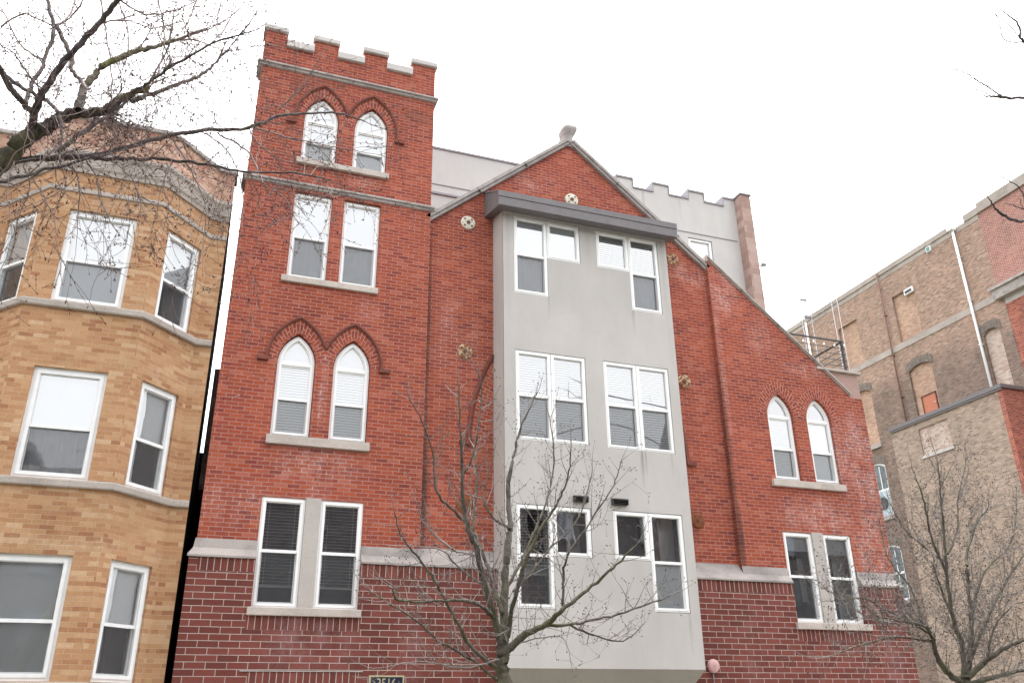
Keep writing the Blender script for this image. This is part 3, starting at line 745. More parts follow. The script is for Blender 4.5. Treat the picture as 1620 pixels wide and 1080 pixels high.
mb = MB(); pbox(mb, BP, .80, 2.66, 2.272, 2.288, -.016, -.003); mb.build('drip_edge', 'weathered_stone', H)
# sloped water table
def band(x0, x1, yt, zt_, lcap=False, rcap=False):
    mb = MB(); prof = [(yt, zt_), (-.03, 4.08), (-.115, 3.985), (-.135, 3.96), (-.135, 3.93), (yt+.1, 3.93)]
    a0 = -.045 if lcap else 0; b0 = .045 if rcap else 0
    A = [(x0+(a0*(y-yt)/.13 if 0 else 0)-(.09*max(0, -y)/.135 if lcap else 0), y, z) for y, z in prof]
    Bp = [(x1+(.06*max(0, -y)/.135 if rcap else 0), y, z) for y, z in prof]
    for k in range(len(prof)): j = (k+1) % len(prof); mb.face([A[k], Bp[k], Bp[j], A[j]])
    mb.face(list(reversed(A))); mb.face(Bp); return mb.build('stone_band', 'band_stone', H)
band(-.07, .868, .0, 4.235, lcap=True); band(2.537, 3.54, 0, 4.235); band(3.54, 9.94, .11, 4.27); band(9.94, 10.988, 0, 4.235); band(12.652, 13.63, 0, 4.235, rcap=True)

# ------------------------------------------------------------ stucco bay with a sloping metal roof
BY = at(-.5)
wins = [(5.14, 5.845, 9.165, 10.89, 10.03, 'W3a'), (5.855, 6.57, 10.035, 10.89, None, 'W3b'), (6.96, 7.685, 10.035, 10.89, None, 'W3c'), (7.695, 8.38, 9.165, 10.89, 10.03, 'W3d'),
        (5.14, 5.845, 6.195, 7.94, 7.06, 'W2'), (5.855, 6.565, 6.195, 7.94, 7.06, 'W2'), (6.96, 7.665, 6.195, 7.94, 7.06, 'W2'), (7.675, 8.38, 6.195, 7.94, 7.06, 'W2'),
        (5.12, 5.80, 3.27, 5.01, 4.15, 'W1a'), (5.81, 6.53, 4.15, 5.01, None, 'W1b'), (6.985, 7.69, 4.15, 5.01, None, 'W1c'), (7.70, 8.40, 3.27, 5.01, 4.13, 'W1d')]
hol = [[(5.13, 9.155), (5.85, 9.155), (5.85, 10.025), (6.58, 10.025), (6.58, 10.90), (5.13, 10.90)],
       [(7.69, 9.155), (8.39, 9.155), (8.39, 10.90), (6.95, 10.90), (6.95, 10.025), (7.69, 10.025)],
       rect(5.13, 6.575, 6.185, 7.95), rect(6.95, 8.39, 6.185, 7.95),
       [(5.11, 3.26), (5.805, 3.26), (5.805, 4.14), (6.54, 4.14), (6.54, 5.02), (5.11, 5.02)],
       [(7.695, 3.26), (8.41, 3.26), (8.41, 5.02), (6.975, 5.02), (6.975, 4.14), (7.695, 4.14)]]
x0, x1, z0 = 4.905, 8.605, 2.325
mb = MB(); wallpanel(mb, BY, rect(x0, x1, z0, 10.965), hol, 0, .02, .05)
mb.face([(x0, -.5, z0), (x0, .11, z0), (x0, .11, 11.12), (x0, -.5, 10.965)]); mb.face([(x1, -.5, z0), (x1, .11, z0), (x1, .11, 11.12), (x1, -.5, 10.965)])
bay = mb.build('bay', 'bay_stucco', H)
mb = MB(); ta = [(x0, -.499, z0), (x1, -.499, z0), (x1, -.101, z0), (x0, -.101, z0)]; tb = [(5.42, -.14, 1.62), (8.09, -.14, 1.62), (8.09, -.101, 1.62), (5.42, -.101, 1.62)]
for i, j in ((0, 1), (1, 2), (3, 0)): mb.face([ta[i], ta[j], tb[j], tb[i]])
mb.face(tb); mb.build('bay_corbel', 'soffit_stucco', H)
for a0, a1, b0, b1, rl, k in wins:
    cov, ext, intr = [], None, 'interior'
    if k == 'W2': cov = [('blind', b0+.03, b1-.03)]
    if k in ('W3a', 'W3b'): cov = [('shade', 10.0, b1)]+([('curtain', b0, 10.05)] if k == 'W3a' else [])
    if k in ('W3c', 'W3d'): cov = [('blind', 10.0, b1)]+([('curtain', b0, 10.05)] if k == 'W3d' else [])
    if k == 'W1a': cov = [('slats', 4.0, 4.98)]; ext = [(5.15, 5.8, 3.85, 4.0, .3)]
    if k == 'W1b': ext = [(6.17, 6.24, 4.15, 4.97, .25), (6.26, 6.6, 4.15, 4.9, .5)]
    if k == 'W1c': ext = None
    if k == 'W1d': cov = [('shade', 3.3, 4.12)]; ext = [(8.08, 8.6, 4.1, 5.0, .35)]
    make_window(H, BY, a0, a1, b0, b1, .012, rail=rl, cover=cov, extra=ext, fw=.05, sw=.022, screen=(k not in ('W1d',)), room=.58, edge=.003)
# bay roof: wedge with dark metal fascia
mb = MB(); sec = [(.11, 11.72), (-.80, 11.20), (-.80, 10.90), (-.79, 10.875), (-.50, 10.955), (.11, 11.12)]
X0, X1 = 4.715, 8.72
A = [(X0, y, z) for y, z in sec]; Bp = [(X1, y, z) for y, z in sec]
for k in range(len(sec)): j = (k+1) % len(sec); mb.face([A[k], Bp[k], Bp[j], A[j]])
mb.face(list(reversed(A))); mb.face(Bp)
mb.box(X0-.012, X1+.012, -.818, -.80, 11.085, 11.215); mb.box(X0-.006, X1+.006, -.81, -.80, 10.885, 11.07)
prism(mb, Pl(X0, 0, 0, -1), [(-.11, 11.70), (.815, 11.185), (.815, 11.215), (-.11, 11.735)], -.012, -.001, back=True)
mb.build('bay_roof', 'fascia_metal', H)
# wall vents
for vx0, vx1 in ((6.20, 6.47), (6.955, 7.265)):
    mb = MB(); 
    for q in ([(-.50, 5.235), (-.60, 5.215), (-.60, 5.19), (-.50, 5.195)],):
        prism(mb, Pl(vx0, 0, 0, -1), [(-y, z) for y, z in q], 0, vx1-vx0, back=True)
    mb.box(vx0, vx0+.012, -.59, -.50, 5.11, 5.2); mb.box(vx1-.012, vx1, -.59, -.50, 5.11, 5.2)
    for z in (5.17, 5.14, 5.11): mb.box(vx0+.012, vx1-.012, -.575+.02*(5.17-z)*10, -.50, z, z+.008)
    mb.box(vx0+.01, vx1-.01, -.51, -.501, 5.11, 5.19)
    mb.build('vent_hood', 'vent_black', H)

# ------------------------------------------------------------ set-back stucco top storey
PP = at(4.0)
hol = [rect(12.16, 12.96, 12.9, 14.25), rect(11.06, 11.88, 12.9, 14.25)]
outer = [(3.3, 8.3), (13.93, 8.3), (13.93, 15.88), (13.53, 15.88), (13.53, 15.57), (12.85, 15.57), (12.85, 15.88), (12.33, 15.88), (12.33, 15.57), (11.66, 15.57), (11.66, 15.88), (11.15, 15.88), (11.15, 15.57), (10.48, 15.57), (10.48, 15.88), (9.97, 15.88), (9.97, 15.54), (3.3, 15.54)]
mb = MB(); wallpanel(mb, PP, outer, hol, 0, .35, .1)
prism(mb, Pl(13.93, 4.0, 0, 1), rect(.35, 6, 8.3, 15.5), 0, .25)
mb.build('penthouse_wall', 'rear_stucco', H)
mb = MB(); mb.box(3.5, 13.7, 4.3, 9.5, 15.1, 15.2); mb.build('penthouse_roof', 'tar', H)
mb = MB(); mb.box(3.4, 13.85, 3.985, 4.02, 14.40, 14.425); mb.box(3.4, 9.2, 3.96, 4.02, 14.10, 14.16); mb.build('reveal_trim', 'cap_metal', H)
mb = MB(); o_ = .025
for x0_, x1_ in ((9.97, 10.48), (11.15, 11.66), (12.33, 12.85), (13.53, 13.93)):
    mb.box(x0_-o_, x1_+o_, 4-.03, 4.38, 15.85, 15.91)
    mb.box(x0_-o_, x0_, 4-.03, 4.38, 15.56, 15.85); 
    if x1_ < 13.9: mb.box(x1_, x1_+o_, 4-.03, 4.38, 15.56, 15.85)
for x0_, x1_ in ((10.48, 11.15), (11.66, 12.33), (12.85, 13.53)): mb.box(x0_+o_, x1_-o_, 4-.03, 4.38, 15.555, 15.61)
mb.box(3.4, 9.945, 4-.03, 4.38, 15.53, 15.59)
mb.build('parapet_cap', 'cap_metal', H)
for a, b in ((12.18, 12.94), (11.08, 11.86)):
    make_window(H, PP, a, b, 12.92, 14.235, .03, rail=13.55, cover=[('shade', 12.93, 14.2)], room=.5)
mb = MB(); mb.box(13.931, 14.27, 3.68, 4.4, 8.3, 15.88); mb.build('corner_pier', 'pier_block', H)
mb = MB(); mb.box(13.9, 14.30, 3.64, 4.44, 15.881, 15.93); mb.build('pier_cap', 'cap_metal', H)
mb = MB(); mb.box(-.16, .3, 3.0, 3.9, 5.7, 8.22); mb.build('rear_chimney', 'pier_block', H)

# roof railing
mb = MB(); ry = .30
mb.box(13.59, 13.63, ry-.02, ry+.02, 8.70, 9.60)
mb.box(11.6, 13.65, ry-.02, ry+.02, 9.59, 9.62); mb.box(13.61, 13.65, ry+.02, 3.9, 9.59, 9.62)
mb.box(11.6, 11.64, ry-.02, ry+.02, 8.3, 9.6); mb.box(13.58, 13.62, 2.2, 2.24, 8.7, 9.6); mb.box(13.58, 13.62, 3.86, 3.9, 8.7, 9.6)
for z in (8.82, 8.97, 9.12, 9.27, 9.42):
    tube(mb, [(11.2, ry, z), (13.68, ry, z)], [.009, .009], 6); tube(mb, [(13.64, ry-.03, z), (13.64, 3.9, z)], [.009, .009], 6)
mb.build('railing', 'rail_metal', H)
# floodlight bracket on the pier
mb = MB(); mb.box(14.30, 14.42, 3.68, 3.72, 13.52, 13.54)
for x in (14.36, 14.44): mb.box(x, x+.06, 3.64, 3.72, 13.54, 13.60)
tag(mb.build('floodlight', 'mast_grey'), 'tiny twin floodlight bracket on the block pier of the set-back top storey', 'floodlight')

# string of bulbs on the railing
SL = empty('string_lights', (12.9, .26, 9.5), 'string of small white bulbs hung along the black roof railing', 'string lights')
pts = [(11.9+i*.145, .255, 9.52-.03*math.sin(math.pi*((i % 3)/3))) for i in range(13)]
mb = MB(); tube(mb, pts, [.004]*13, 4); mb.build('wire', 'rail_metal', SL)
for i, (x, y, z) in enumerate(pts):
    if i % 2 == 0:
        mb = MB(); disk(mb, (x, y, z-.045), (0, 0, 1), .022, .035, 8, dome=1); disk(mb, (x, y, z-.045), (0, 0, -1), .022, .018, 8, dome=1); mb.build('bulb', 'bulb', SL)

# address sign: writing 3516 in gold on navy
SG = empty('address_sign', (3.04, -.12, 1.55), 'navy blue house number sign reading 3516 in gold, with gold rim', 'sign')
mb = MB(); mb.box(2.775, 3.305, -.135, -.10, 1.62, 2.21); mb.build('board', 'sign_navy', SG, bevel=.004)
mb = MB(); ring(mb, FR, rect(2.76, 3.32, 1.60, 2.225), rect(2.785, 3.295, 1.625, 2.20), -.142, -.10); mb.build('rim', 'sign_gold', SG)
cu = bpy.data.curves.new('digits', 'FONT'); cu.body = '3516'; cu.size = .20; cu.align_x = 'CENTER'; cu.extrude = .003; cu.space_character = .96
to = bpy.data.objects.new('digits', cu); COL.objects.link(to)
dg = bpy.context.evaluated_depsgraph_get(); me = bpy.data.meshes.new_from_object(to.evaluated_get(dg)); bpy.data.objects.remove(to)
me.materials.clear(); me.materials.append(MATS['sign_gold'])
to = bpy.data.objects.new('digits', me); COL.objects.link(to); to.parent = SG; to.matrix_parent_inverse = Matrix.Translation(-SG.location)
to.rotation_euler = (math.radians(90), 0, 0); to.location = (3.035, -.1385, 2.035); to.scale = (.82, 1.05, 1)
mb = MB(); tube(mb, [(2.83, -.138, 2.14), (2.87, -.138, 2.09), (2.88, -.138, 2.0), (2.86, -.138, 1.9)], [.006, .009, .007, .004], 6); tube(mb, [(3.24, -.138, 2.14), (3.20, -.138, 2.05), (3.21, -.138, 1.95)], [.004, .007, .004], 6)
mb.build('ornament', 'sign_gold', SG)

# fire alarm bell with its conduit
BL = empty('alarm_bell', (8.99, -.1, 2.38), 'round faded pink alarm bell on the dark brick beside the stucco bay', 'alarm bell')
mb = MB(); disk(mb, (8.99, -.13, 2.405), (0, -1, 0), .118, .07, 28, dome=1); mb.build('gong', 'bell_pink', BL)
mb = MB(); disk(mb, (8.99, -.10, 2.405), (0, -1, 0), .06, .03, 16); disk(mb, (8.99, -.198, 2.405), (0, -1, 0), .012, .012, 8); mb.build('back_box', 'mast_grey', BL)
mb = MB(); tube(mb, [(8.99, -.12, 2.30), (8.99, -.12, .4)], [.012, .012], 8); mb.build('conduit', 'mast_grey', BL)

# ============================================================ TAN BRICK HOUSE ON THE LEFT
TAN_H = empty('brick_apartment_house', (-3, 0, 0), 'tan brick apartment house with canted bay and white windows, at the left', 'building')
T = TAN_H
A_, B_ = (-1.307, -.859), (-.51, 0); C_, D_ = (-3.0, -.859), (-3.80, 0)
planes = {'main_r': Pl(B_[0], B_[1], 1, 0), 'cant_r': Pl(A_[0], A_[1], B_[0]-A_[0], B_[1]-A_[1]), 'centre': Pl(C_[0], C_[1], 1, 0), 'cant_l': Pl(D_[0], D_[1], C_[0]-D_[0], C_[1]-D_[1]), 'main_l': Pl(-12, 0, 1, 0)}
Lc = math.dist(A_, B_)
floors = [(2.10, 3.74), (4.80, 6.49), (7.57, 9.23)]
specs = {'main_r': (0, .272, []), 'cant_r': (0, Lc, [(.215, 1.0)]), 'centre': (0, 1.693, [(.34, 1.35)]), 'cant_l': (0, Lc, [(Lc-1.0, Lc-.215)]), 'main_l': (0, 8.2, [(5.4, 6.5), (2.4, 3.5)])}
mb = MB(); mb2 = MB()
for k, (u0, u1, ws) in specs.items():
    hs_ = [rect(a, b, f0, f1) for a, b in ws for f0, f1 in floors]
    wallpanel(mb, planes[k], rect(u0, u1, 0, 9.95), hs_, 0, .05, .16, edge=False)
    wallpanel(mb2, planes[k], rect(u0, u1, 10.3, 10.98), [], 0, .05, edge=False)
mb.build('wall', 'tan_brick', T); mb2.build('parapet', 'parapet_brick', T)
mb = MB(); prism(mb, Pl(-.238, 0.001, 0, 1), rect(0, 4.3, 0, 10.95), 0, .2); prism(mb, Pl(-.238, 4.3, -1, 0), rect(0, 11.7, 0, 10.95), 0, .2); mb.build('side_wall', 'gap_shade_brick', T)
mb = MB(); mb.face([(-12, .1, 10.6), (-.4, .1, 10.6), (-.4, 4.2, 10.6), (-12, 4.2, 10.6)]); mb.face([(-3.7, .1, 10.6), (-2.95, -.75, 10.6), (-1.35, -.75, 10.6), (-.6, .1, 10.6)]); mb.build('roof', 'tar', T)
plan = [(-12, 0), D_, C_, A_, B_, (-.238, 0), (-.238, .4)]
def belt(z0, z1, out, name, mat, prof=None, pl_=plan):
    mb = MB(); sweep(mb, pl_, prof or [(-.05, z0), (out*.8, z0), (out, z0+.015), (out, z1-.02), (out*.9, z1), (-.05, z1)]); return mb.build(name, mat, T)
plan2 = plan[:-1]
for z0, z1 in ((4.685, 4.795), (7.455, 7.565), (1.98, 2.09)): belt(z0, z1, .06, 'belt_sill', 'belt_stone', pl_=plan2)
belt(9.55, 9.625, .025, 'string_course', 'belt_stone', pl_=plan2)
belt(9.93, 10.32, .10, 'cornice', 'belt_stone', [(-.05, 9.93), (.03, 9.93), (.035, 9.99), (.06, 10.03), (.075, 10.20), (.11, 10.25), (.11, 10.31), (-.05, 10.33)], pl_=plan2)
belt(10.98, 11.06, .04, 'coping', 'weathered_stone')
for k, (u0, u1, ws) in specs.items():
    if k == 'main_l': ws = ws[:1]
    for i, (a, b) in enumerate(ws):
        for fi, (f0, f1) in enumerate(floors):
            mid = f0+(f1-f0)*.465
            if k == 'centre':
                cov = [('shade', mid, f1-.05), ('shade' if fi == 2 else 'curtain', f0+.02, mid+.03)] if fi else [('shade', f0+.02, f1-.05)]
            else: cov = [('shade', mid+.02, f1-.05)]
            make_window(T, planes[k], a, b, f0, f1, .05, rail=mid, cover=cov, fw=.085, sw=.03, glass='old_glass', frame_mat='white_paint', screen=True, upg='old_upper_glass' if k == 'centre' and fi else 'old_glass')
# stand-in sheet added to fill the dark low end of the passage
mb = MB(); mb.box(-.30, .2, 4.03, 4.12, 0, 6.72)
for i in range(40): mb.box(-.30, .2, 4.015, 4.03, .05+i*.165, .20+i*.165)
tag(mb.build('dark_fill_screen', 'gap_shade_brick'), 'narrow black stand-in screen added to fill the dark gap between tan house and brick tower', 'screen')

# ============================================================ COMMON BRICK BUILDING ON THE RIGHT
RB = empty('warehouse', (34.4, 15, 0), 'tall common brick warehouse wall with bricked-up openings, stone band and downspouts', 'building')
XR = 34.4; RP = Pl(XR, 0, 0, 1)     # u = world Y ; depth goes INTO the wall => normal must be +X
RP.n = (1, 0)
k_ = 1.5636; fy = lambda y: k_*y+8.116; fz = lambda z: k_*z-.902
Y0r, Y1r = 2.0, 29.0
ZT = 24.3; ZB0, ZB1 = fz(13.09), fz(13.31)
yb = fy(2.48)
ops = [(fy(8.4), fy(9.4), fz(13.33), fz(15.06)), (fy(5.56), fy(6.55), fz(13.33), fz(15.06))]
wcol = (fy(8.36), fy(9.38))
def seg_arch(u0, u1, z0, z1, rise=.22, n=8):
    pts = [(u0, z0), (u1, z0)]
    for i in range(n+1): f = i/n; pts.append((u1+(u0-u1)*f, z1+rise*4*f*(1-f)-rise))
    return pts
def gap(u0, u1, z0, z1): return rect(u0, u1, z0, z1)
archs = [(fy(5.5), fy(6.5), 13.2, fz(12.33)), (fy(2.76), fy(3.37), 13.6, fz(12.36)), (wcol[0], wcol[1], fz(10.25), fz(12.34))]
winr = [(wcol[0], wcol[1], fz(7.75), fz(9.62)), (wcol[0], wcol[1], fz(4.98), fz(6.8))]
holes = [rect(*o) for o in ops]+[seg_arch(*o) for o in archs]+[seg_arch(*o) for o in winr]
mb = MB(); wallpanel(mb, RP, rect(yb, Y1r, 0, ZT), holes, 0, .3, .20, edge=True)
mb.build('side_wall', 'common_brick', RB)
for poly in [rect(*o) for o in ops]+[seg_arch(*archs[0]), seg_arch(*archs[2])]:
    mb = MB(); prism(mb, RP, poly, .12, .25); mb.build('brick_infill', 'infill_brick', RB)
mb = MB(); prism(mb, RP, seg_arch(*archs[1]), .13, .25); mb.build('brick_infill', 'pale_infill_brick', RB)
# front-end return in red face brick
mb = MB(); prism(mb, RP, rect(Y0r, yb, fz(13.42), ZT+.0), 0, .3); mb.build('face_wall', 'face_red_brick', RB)
mb = MB(); prism(mb, RP, rect(Y0r, yb-.2, 0, ZB0-.35), .02, .3); mb.build('face_wall', 'front_red_brick', RB)
mb = MB(); prism(mb, RP, rect(Y0r, yb-.2, ZB0-.35, fz(13.42)), .02, .3); mb.build('frieze', 'limestone', RB)
mb = MB(); prism(mb, RP, rect(yb-.2, yb, 0, fz(13.42)), .001, .3); mb.build('corner_strip', 'common_brick', RB)
mb = MB(); prism(mb, RP, [(Y0r, fz(13.06)), (yb+.12, fz(13.06)), (yb+.12, fz(13.42)), (Y0r, fz(13.42))], -.28, 0, back=True)
prism(mb, RP, [(Y0r, fz(13.36)), (yb+.25, fz(13.36)), (yb+.25, fz(13.44)), (Y0r, fz(13.44))], -.38, -.281, back=True)
mb.build('cornice', 'weathered_stone', RB)
# stone band, arches of brick over openings, copings
mb = MB(); prism(mb, RP, rect(yb, Y1r, ZB0, ZB1), -.03, 0); mb.build('stone_band', 'belt_stone', RB)
for (u0, u1, z0, z1) in archs+winr:
    n = 14; rise = .22; mb = MB()
    for i in range(n):
        f0, f1 = i/n, (i+1)/n
        g_ = lambda f, e: (u0-.15+(u1-u0+.3)*f, z1-rise+rise*4*f*(1-f)+e)
        q = [g_(f0, -.0), g_(f1, -.0), g_(f1, .42), g_(f0, .42)]
        mb.face([RP.p(*c, -.02) for c in q], uv=[(0, f0*2), (0, f1*2), (.42, f1*2), (.42, f0*2)])
        mb.face([RP.p(*q[0], -.02), RP.p(*q[1], -.02), RP.p(*q[1], .1), RP.p(*q[0], .1)])
    mb.build('brick_arch', 'dark_arch_brick', RB)
for (u0, u1, z0, z1) in [archs[2]]+winr:
    mb = MB(); pbox(mb, RP, u0-.1, u1+.1, z0-.22, z0, -.1, .15); mb.build('sill', 'weathered_stone', RB)
notch0, notch1 = fy(3.0), fy(3.55)
mb = MB()
prism(mb, RP, rect(notch1, Y1r, ZT-.02, ZT+.26), -.06, .35, back=True)
prism(mb, RP, rect(yb-.1, notch0, ZT-.02, ZT+.34), -.06, .35, back=True)
prism(mb, RP, rect(Y0r, yb-.1, ZT-.02, ZT+.50), -.10, .35, back=True)
prism(mb, RP, rect(yb, Y1r, ZT-.30, ZT-.05), -.015, 0)
mb.build('coping', 'belt_stone', RB)
mb = MB(); mb.box(XR+.3, XR+18, Y0r, Y1r, 0, ZT-.4); mb.build('body', 'common_brick', RB)
# two windows low in the column (the upper has a panel with a round fan opening)
for wi, (u0, u1, z0, z1) in enumerate(winr):
    mb = MB(); ring(mb, RP, seg_arch(u0, u1, z0, z1), seg_arch(u0+.09, u1-.09, z0+.09, z1-.09), .06, .14)
    zm = z0+(z1-z0)*.48; pbox(mb, RP, u0+.09, u1-.09, zm-.05, zm+.05, .05, .13)
    for f in (.33, .67): um = u0+(u1-u0)*f; pbox(mb, RP, um-.025, um+.025, z0+.09, z1-.2, .07, .12)
    w_ = mb.build('window', 'white_paint', RB)
    mb = MB(); mb.face([RP.p(*c, .1) for c in rect(u0+.05, u1-.05, z0+.05, z1-.05)]); mb.build('pane', 'dark_glass', w_)
    if wi == 0:
        mb = MB(); pbox(mb, RP, u0+.1, u1-.1, z0+.1, zm-.05, .03, .06); mb.build('louvre_panel', 'louvre_blue', w_)
        mb = MB(); disk(mb, (XR+.03, u0+(u1-u0)*.38, (z0+zm)/2), (-1, 0, 0), .34, .05, 24); mb.build('fan_opening', 'black_metal', w_)
# orange hatch door set in the big bricked arch
mb = MB(); pbox(mb, RP, fy(5.66), fy(6.22), 14.2, fz(11.205), .09, .13)
dr = mb.build('door', 'orange_door', RB)
mb = MB(); ring(mb, RP, rect(fy(5.66)-.05, fy(6.22)+.05, 14.15, fz(11.205)+.06), rect(fy(5.66), fy(6.22), 14.2, fz(11.205)), .06, .13); mb.build('door_frame', 'rust_pipe', dr)
mb = MB(); pbox(mb, RP, fy(5.70), fy(5.74), fz(10.88), fz(10.90), .04, .09); mb.build('handle', 'galvanised', dr)
# downspouts, conduit, vents
def dspout(y, z0, z1, r, mat, head=True, strap=True):
    mb = MB(); tube(mb, [(XR-.12, y, z0), (XR-.12, y, z1)], [r, r], 8, cap=True)
    if head: mb.box(XR-.35, XR-.02, y-.15, y+.15, z1-.3, z1+.05)
    if strap:
        z = z0+.8
        while z < z1-.5: mb.box(XR-.12-r*1.25, XR, y-r*1.25, y+r*1.25, z, z+.03); z += 2.4
    mb.build('downspout', mat, RB)
dspout(fy(3.45), 12.2, ZT+.15, .065, 'galvanised'); dspout(25.37, 9, ZT-.1, .06, 'galvanised', head=False)
dspout(fy(6.95), 9, ZT+.2, .04, 'rust_pipe', head=False)
mb = MB(); pbox(mb, RP, fy(5.54), fy(5.95), fz(14.86), fz(15.05), -.06, .1); f_ = mb.build('vent', 'white_paint', RB)
mb = MB(); pbox(mb, RP, fy(5.60), fy(5.90), fz(14.90), fz(14.99), -.08, -.061); mb.build('vent_slot', 'black_metal', f_)
mb = MB(); pbox(mb, RP, fy(4.45), fy(4.63), fz(15.84), fz(16.04), -.12, 0); f_ = mb.build('vent_box', 'white_paint', RB)
mb = MB(); pbox(mb, RP, fy(4.48), fy(4.60), fz(15.87), fz(16.01), -.14, -.121); mb.build('grille', 'green_box', f_)

# lower annex in front of it
AN = empty('annex', (33, 13, 0), 'lower tan brick annex with dark coping standing against the warehouse wall', 'building')
XA = 32.1; AP = Pl(XA, 0, 0, 1); AP.n = (1, 0); ya, ybk, za = 11.3, 18.0, 14.55
bw = (13.9+1.45, 14.1+3.1, 12.85, 14.13)
bw = (14.45, 16.25, 12.82, 14.15)
mb = MB(); wallpanel(mb, AP, rect(ya+.22, ybk, 0, za), [rect(*bw)], 0, .3, .1)
mb.build('side_wall', 'annex_brick', AN)
mb = MB(); prism(mb, AP, rect(*bw), .06, .2); mb.build('brick_infill', 'pale_infill_brick', AN)
mb = MB(); pbox(mb, AP, bw[0]-.06, bw[1]+.06, bw[2]-.13, bw[2], -.05, .1); mb.build('sill', 'limestone', AN)
mb = MB(); prism(mb, Pl(XA, ya, 1, 0), rect(0.001, 2.295, 0, za), 0, .2); mb.face([AP.p(*c, 0) for c in rect(ya, ya+.22, 0, za)]); mb.build('front_wall', 'front_red_brick', AN)
mb = MB(); mb.box(XA-.10, XA+.35, ya-.1, ybk+.05, za, za+.17); mb.box(XA+.35, XR-.005, ya-.1, ya+.35, za, za+.17); mb.box(XA-.07, XA, ya-.06, ybk, za-.09, za-.001); mb.build('coping', 'fascia_metal', AN)
mb = MB(); mb.box(XA+.3, XR-.01, ya+.3, ybk, za-.3, za-.1); mb.build('roof', 'tar', AN)

# antenna masts in the alley behind
MS = []
for (x, y, zt_, kind) in ((22.6, 12, 17.45, 0), (23.1, 12, 17.85, 1), (24.3, 12, 18.4, 2), (24.62, 12, 18.8, 3)):
    mb = MB(); zb = 0
    tube(mb, [(x, y, zb), (x, y, zt_)], [.02, .013], 6, cap=True)
    for j, dz in enumerate((.12, .45, .8) if kind < 2 else (.25, .6)):
        tube(mb, [(x-(.30 if j % 2 else .22), y, zt_-dz), (x+.14, y, zt_-dz+(.08 if kind == 1 else 0))], [.015, .015], 5)
    if kind == 1: mb.box(x-.42, x-.12, y-.04, y+.04, zt_-.2, zt_-.14); mb.box(x-.34, x-.02, y-.05, y+.05, zt_-1.0, zt_-.9)
    tag(mb.build('antenna_mast', 'mast_grey'), ['short thin mast beside the mast with a bracket, above the railing', 'thin grey mast carrying small brackets, above the roof railing', 'left mast of the pair farthest right against the warehouse roofline', 'right and tallest mast of the pair against the warehouse roofline'][kind], 'antenna mast', 'antenna masts behind the roof')
for i, (za_, zb_) in enumerate(((17.05, 17.4), (16.75, 16.9))):
    mb = MB(); pts = [(10+i*.3+k*(15-i)/16, 12.05, za_+(zb_-za_)*k/16+.25*((k/8-1)**2-1)) for k in range(17)]
    tube(mb, pts, [.009]*17, 4)
    tag(mb.build('overhead_wire', 'mast_grey'), ['upper of two thin grey wires strung to the antenna masts', 'lower of two thin grey wires strung to the antenna masts'][i], 'wire', 'overhead wires')

# ============================================================ ACROSS THE STREET (seen only in the window glass)
def far_house(x0, x1, h, label):
    e = empty('brick_house', ((x0+x1)/2, -31, 0), label, 'house', 'houses across the street')
    mb = MB(); mb.box(x0, x1, -40, -31, 0, h); mb.build('wall', 'far_brick', e)
    mb = MB(); mb.box(x0-.2, x1+.2, -40.2, -30.8, h, h+.3); mb.build('cornice', 'weathered_stone', e)
    n = int((x1-x0)/2.6)
    for k in range(n):
        for z in (1.2, 4.4, 7.6, 10.6):
            if z+1.8 > h: continue
            u = x0+(x1-x0)*(k+.5)/n; mb = MB(); mb.box(u-.55, u+.55, -31.0, -30.94, z, z+1.7); w = mb.build('window', 'far_brick', e)
            mb = MB(); mb.box(u-.45, u+.45, -30.94, -30.92, z+.1, z+1.6); mb.build('pane', 'interior', w)
far_house(-22, -8.01, 13.2, 'dark brick house across the street, behind the left tree'); far_house(-8, 4, 12.2, 'lowest dark brick house across the street, facing the tower'); far_house(4.01, 17, 13.4, 'dark brick house across the street, facing the stucco bay'); far_house(18, 31, 12.6, 'dark brick house across the street, facing the right wing'); far_house(31.01, 52, 13.4, 'dark brick house across the street, facing the warehouse')

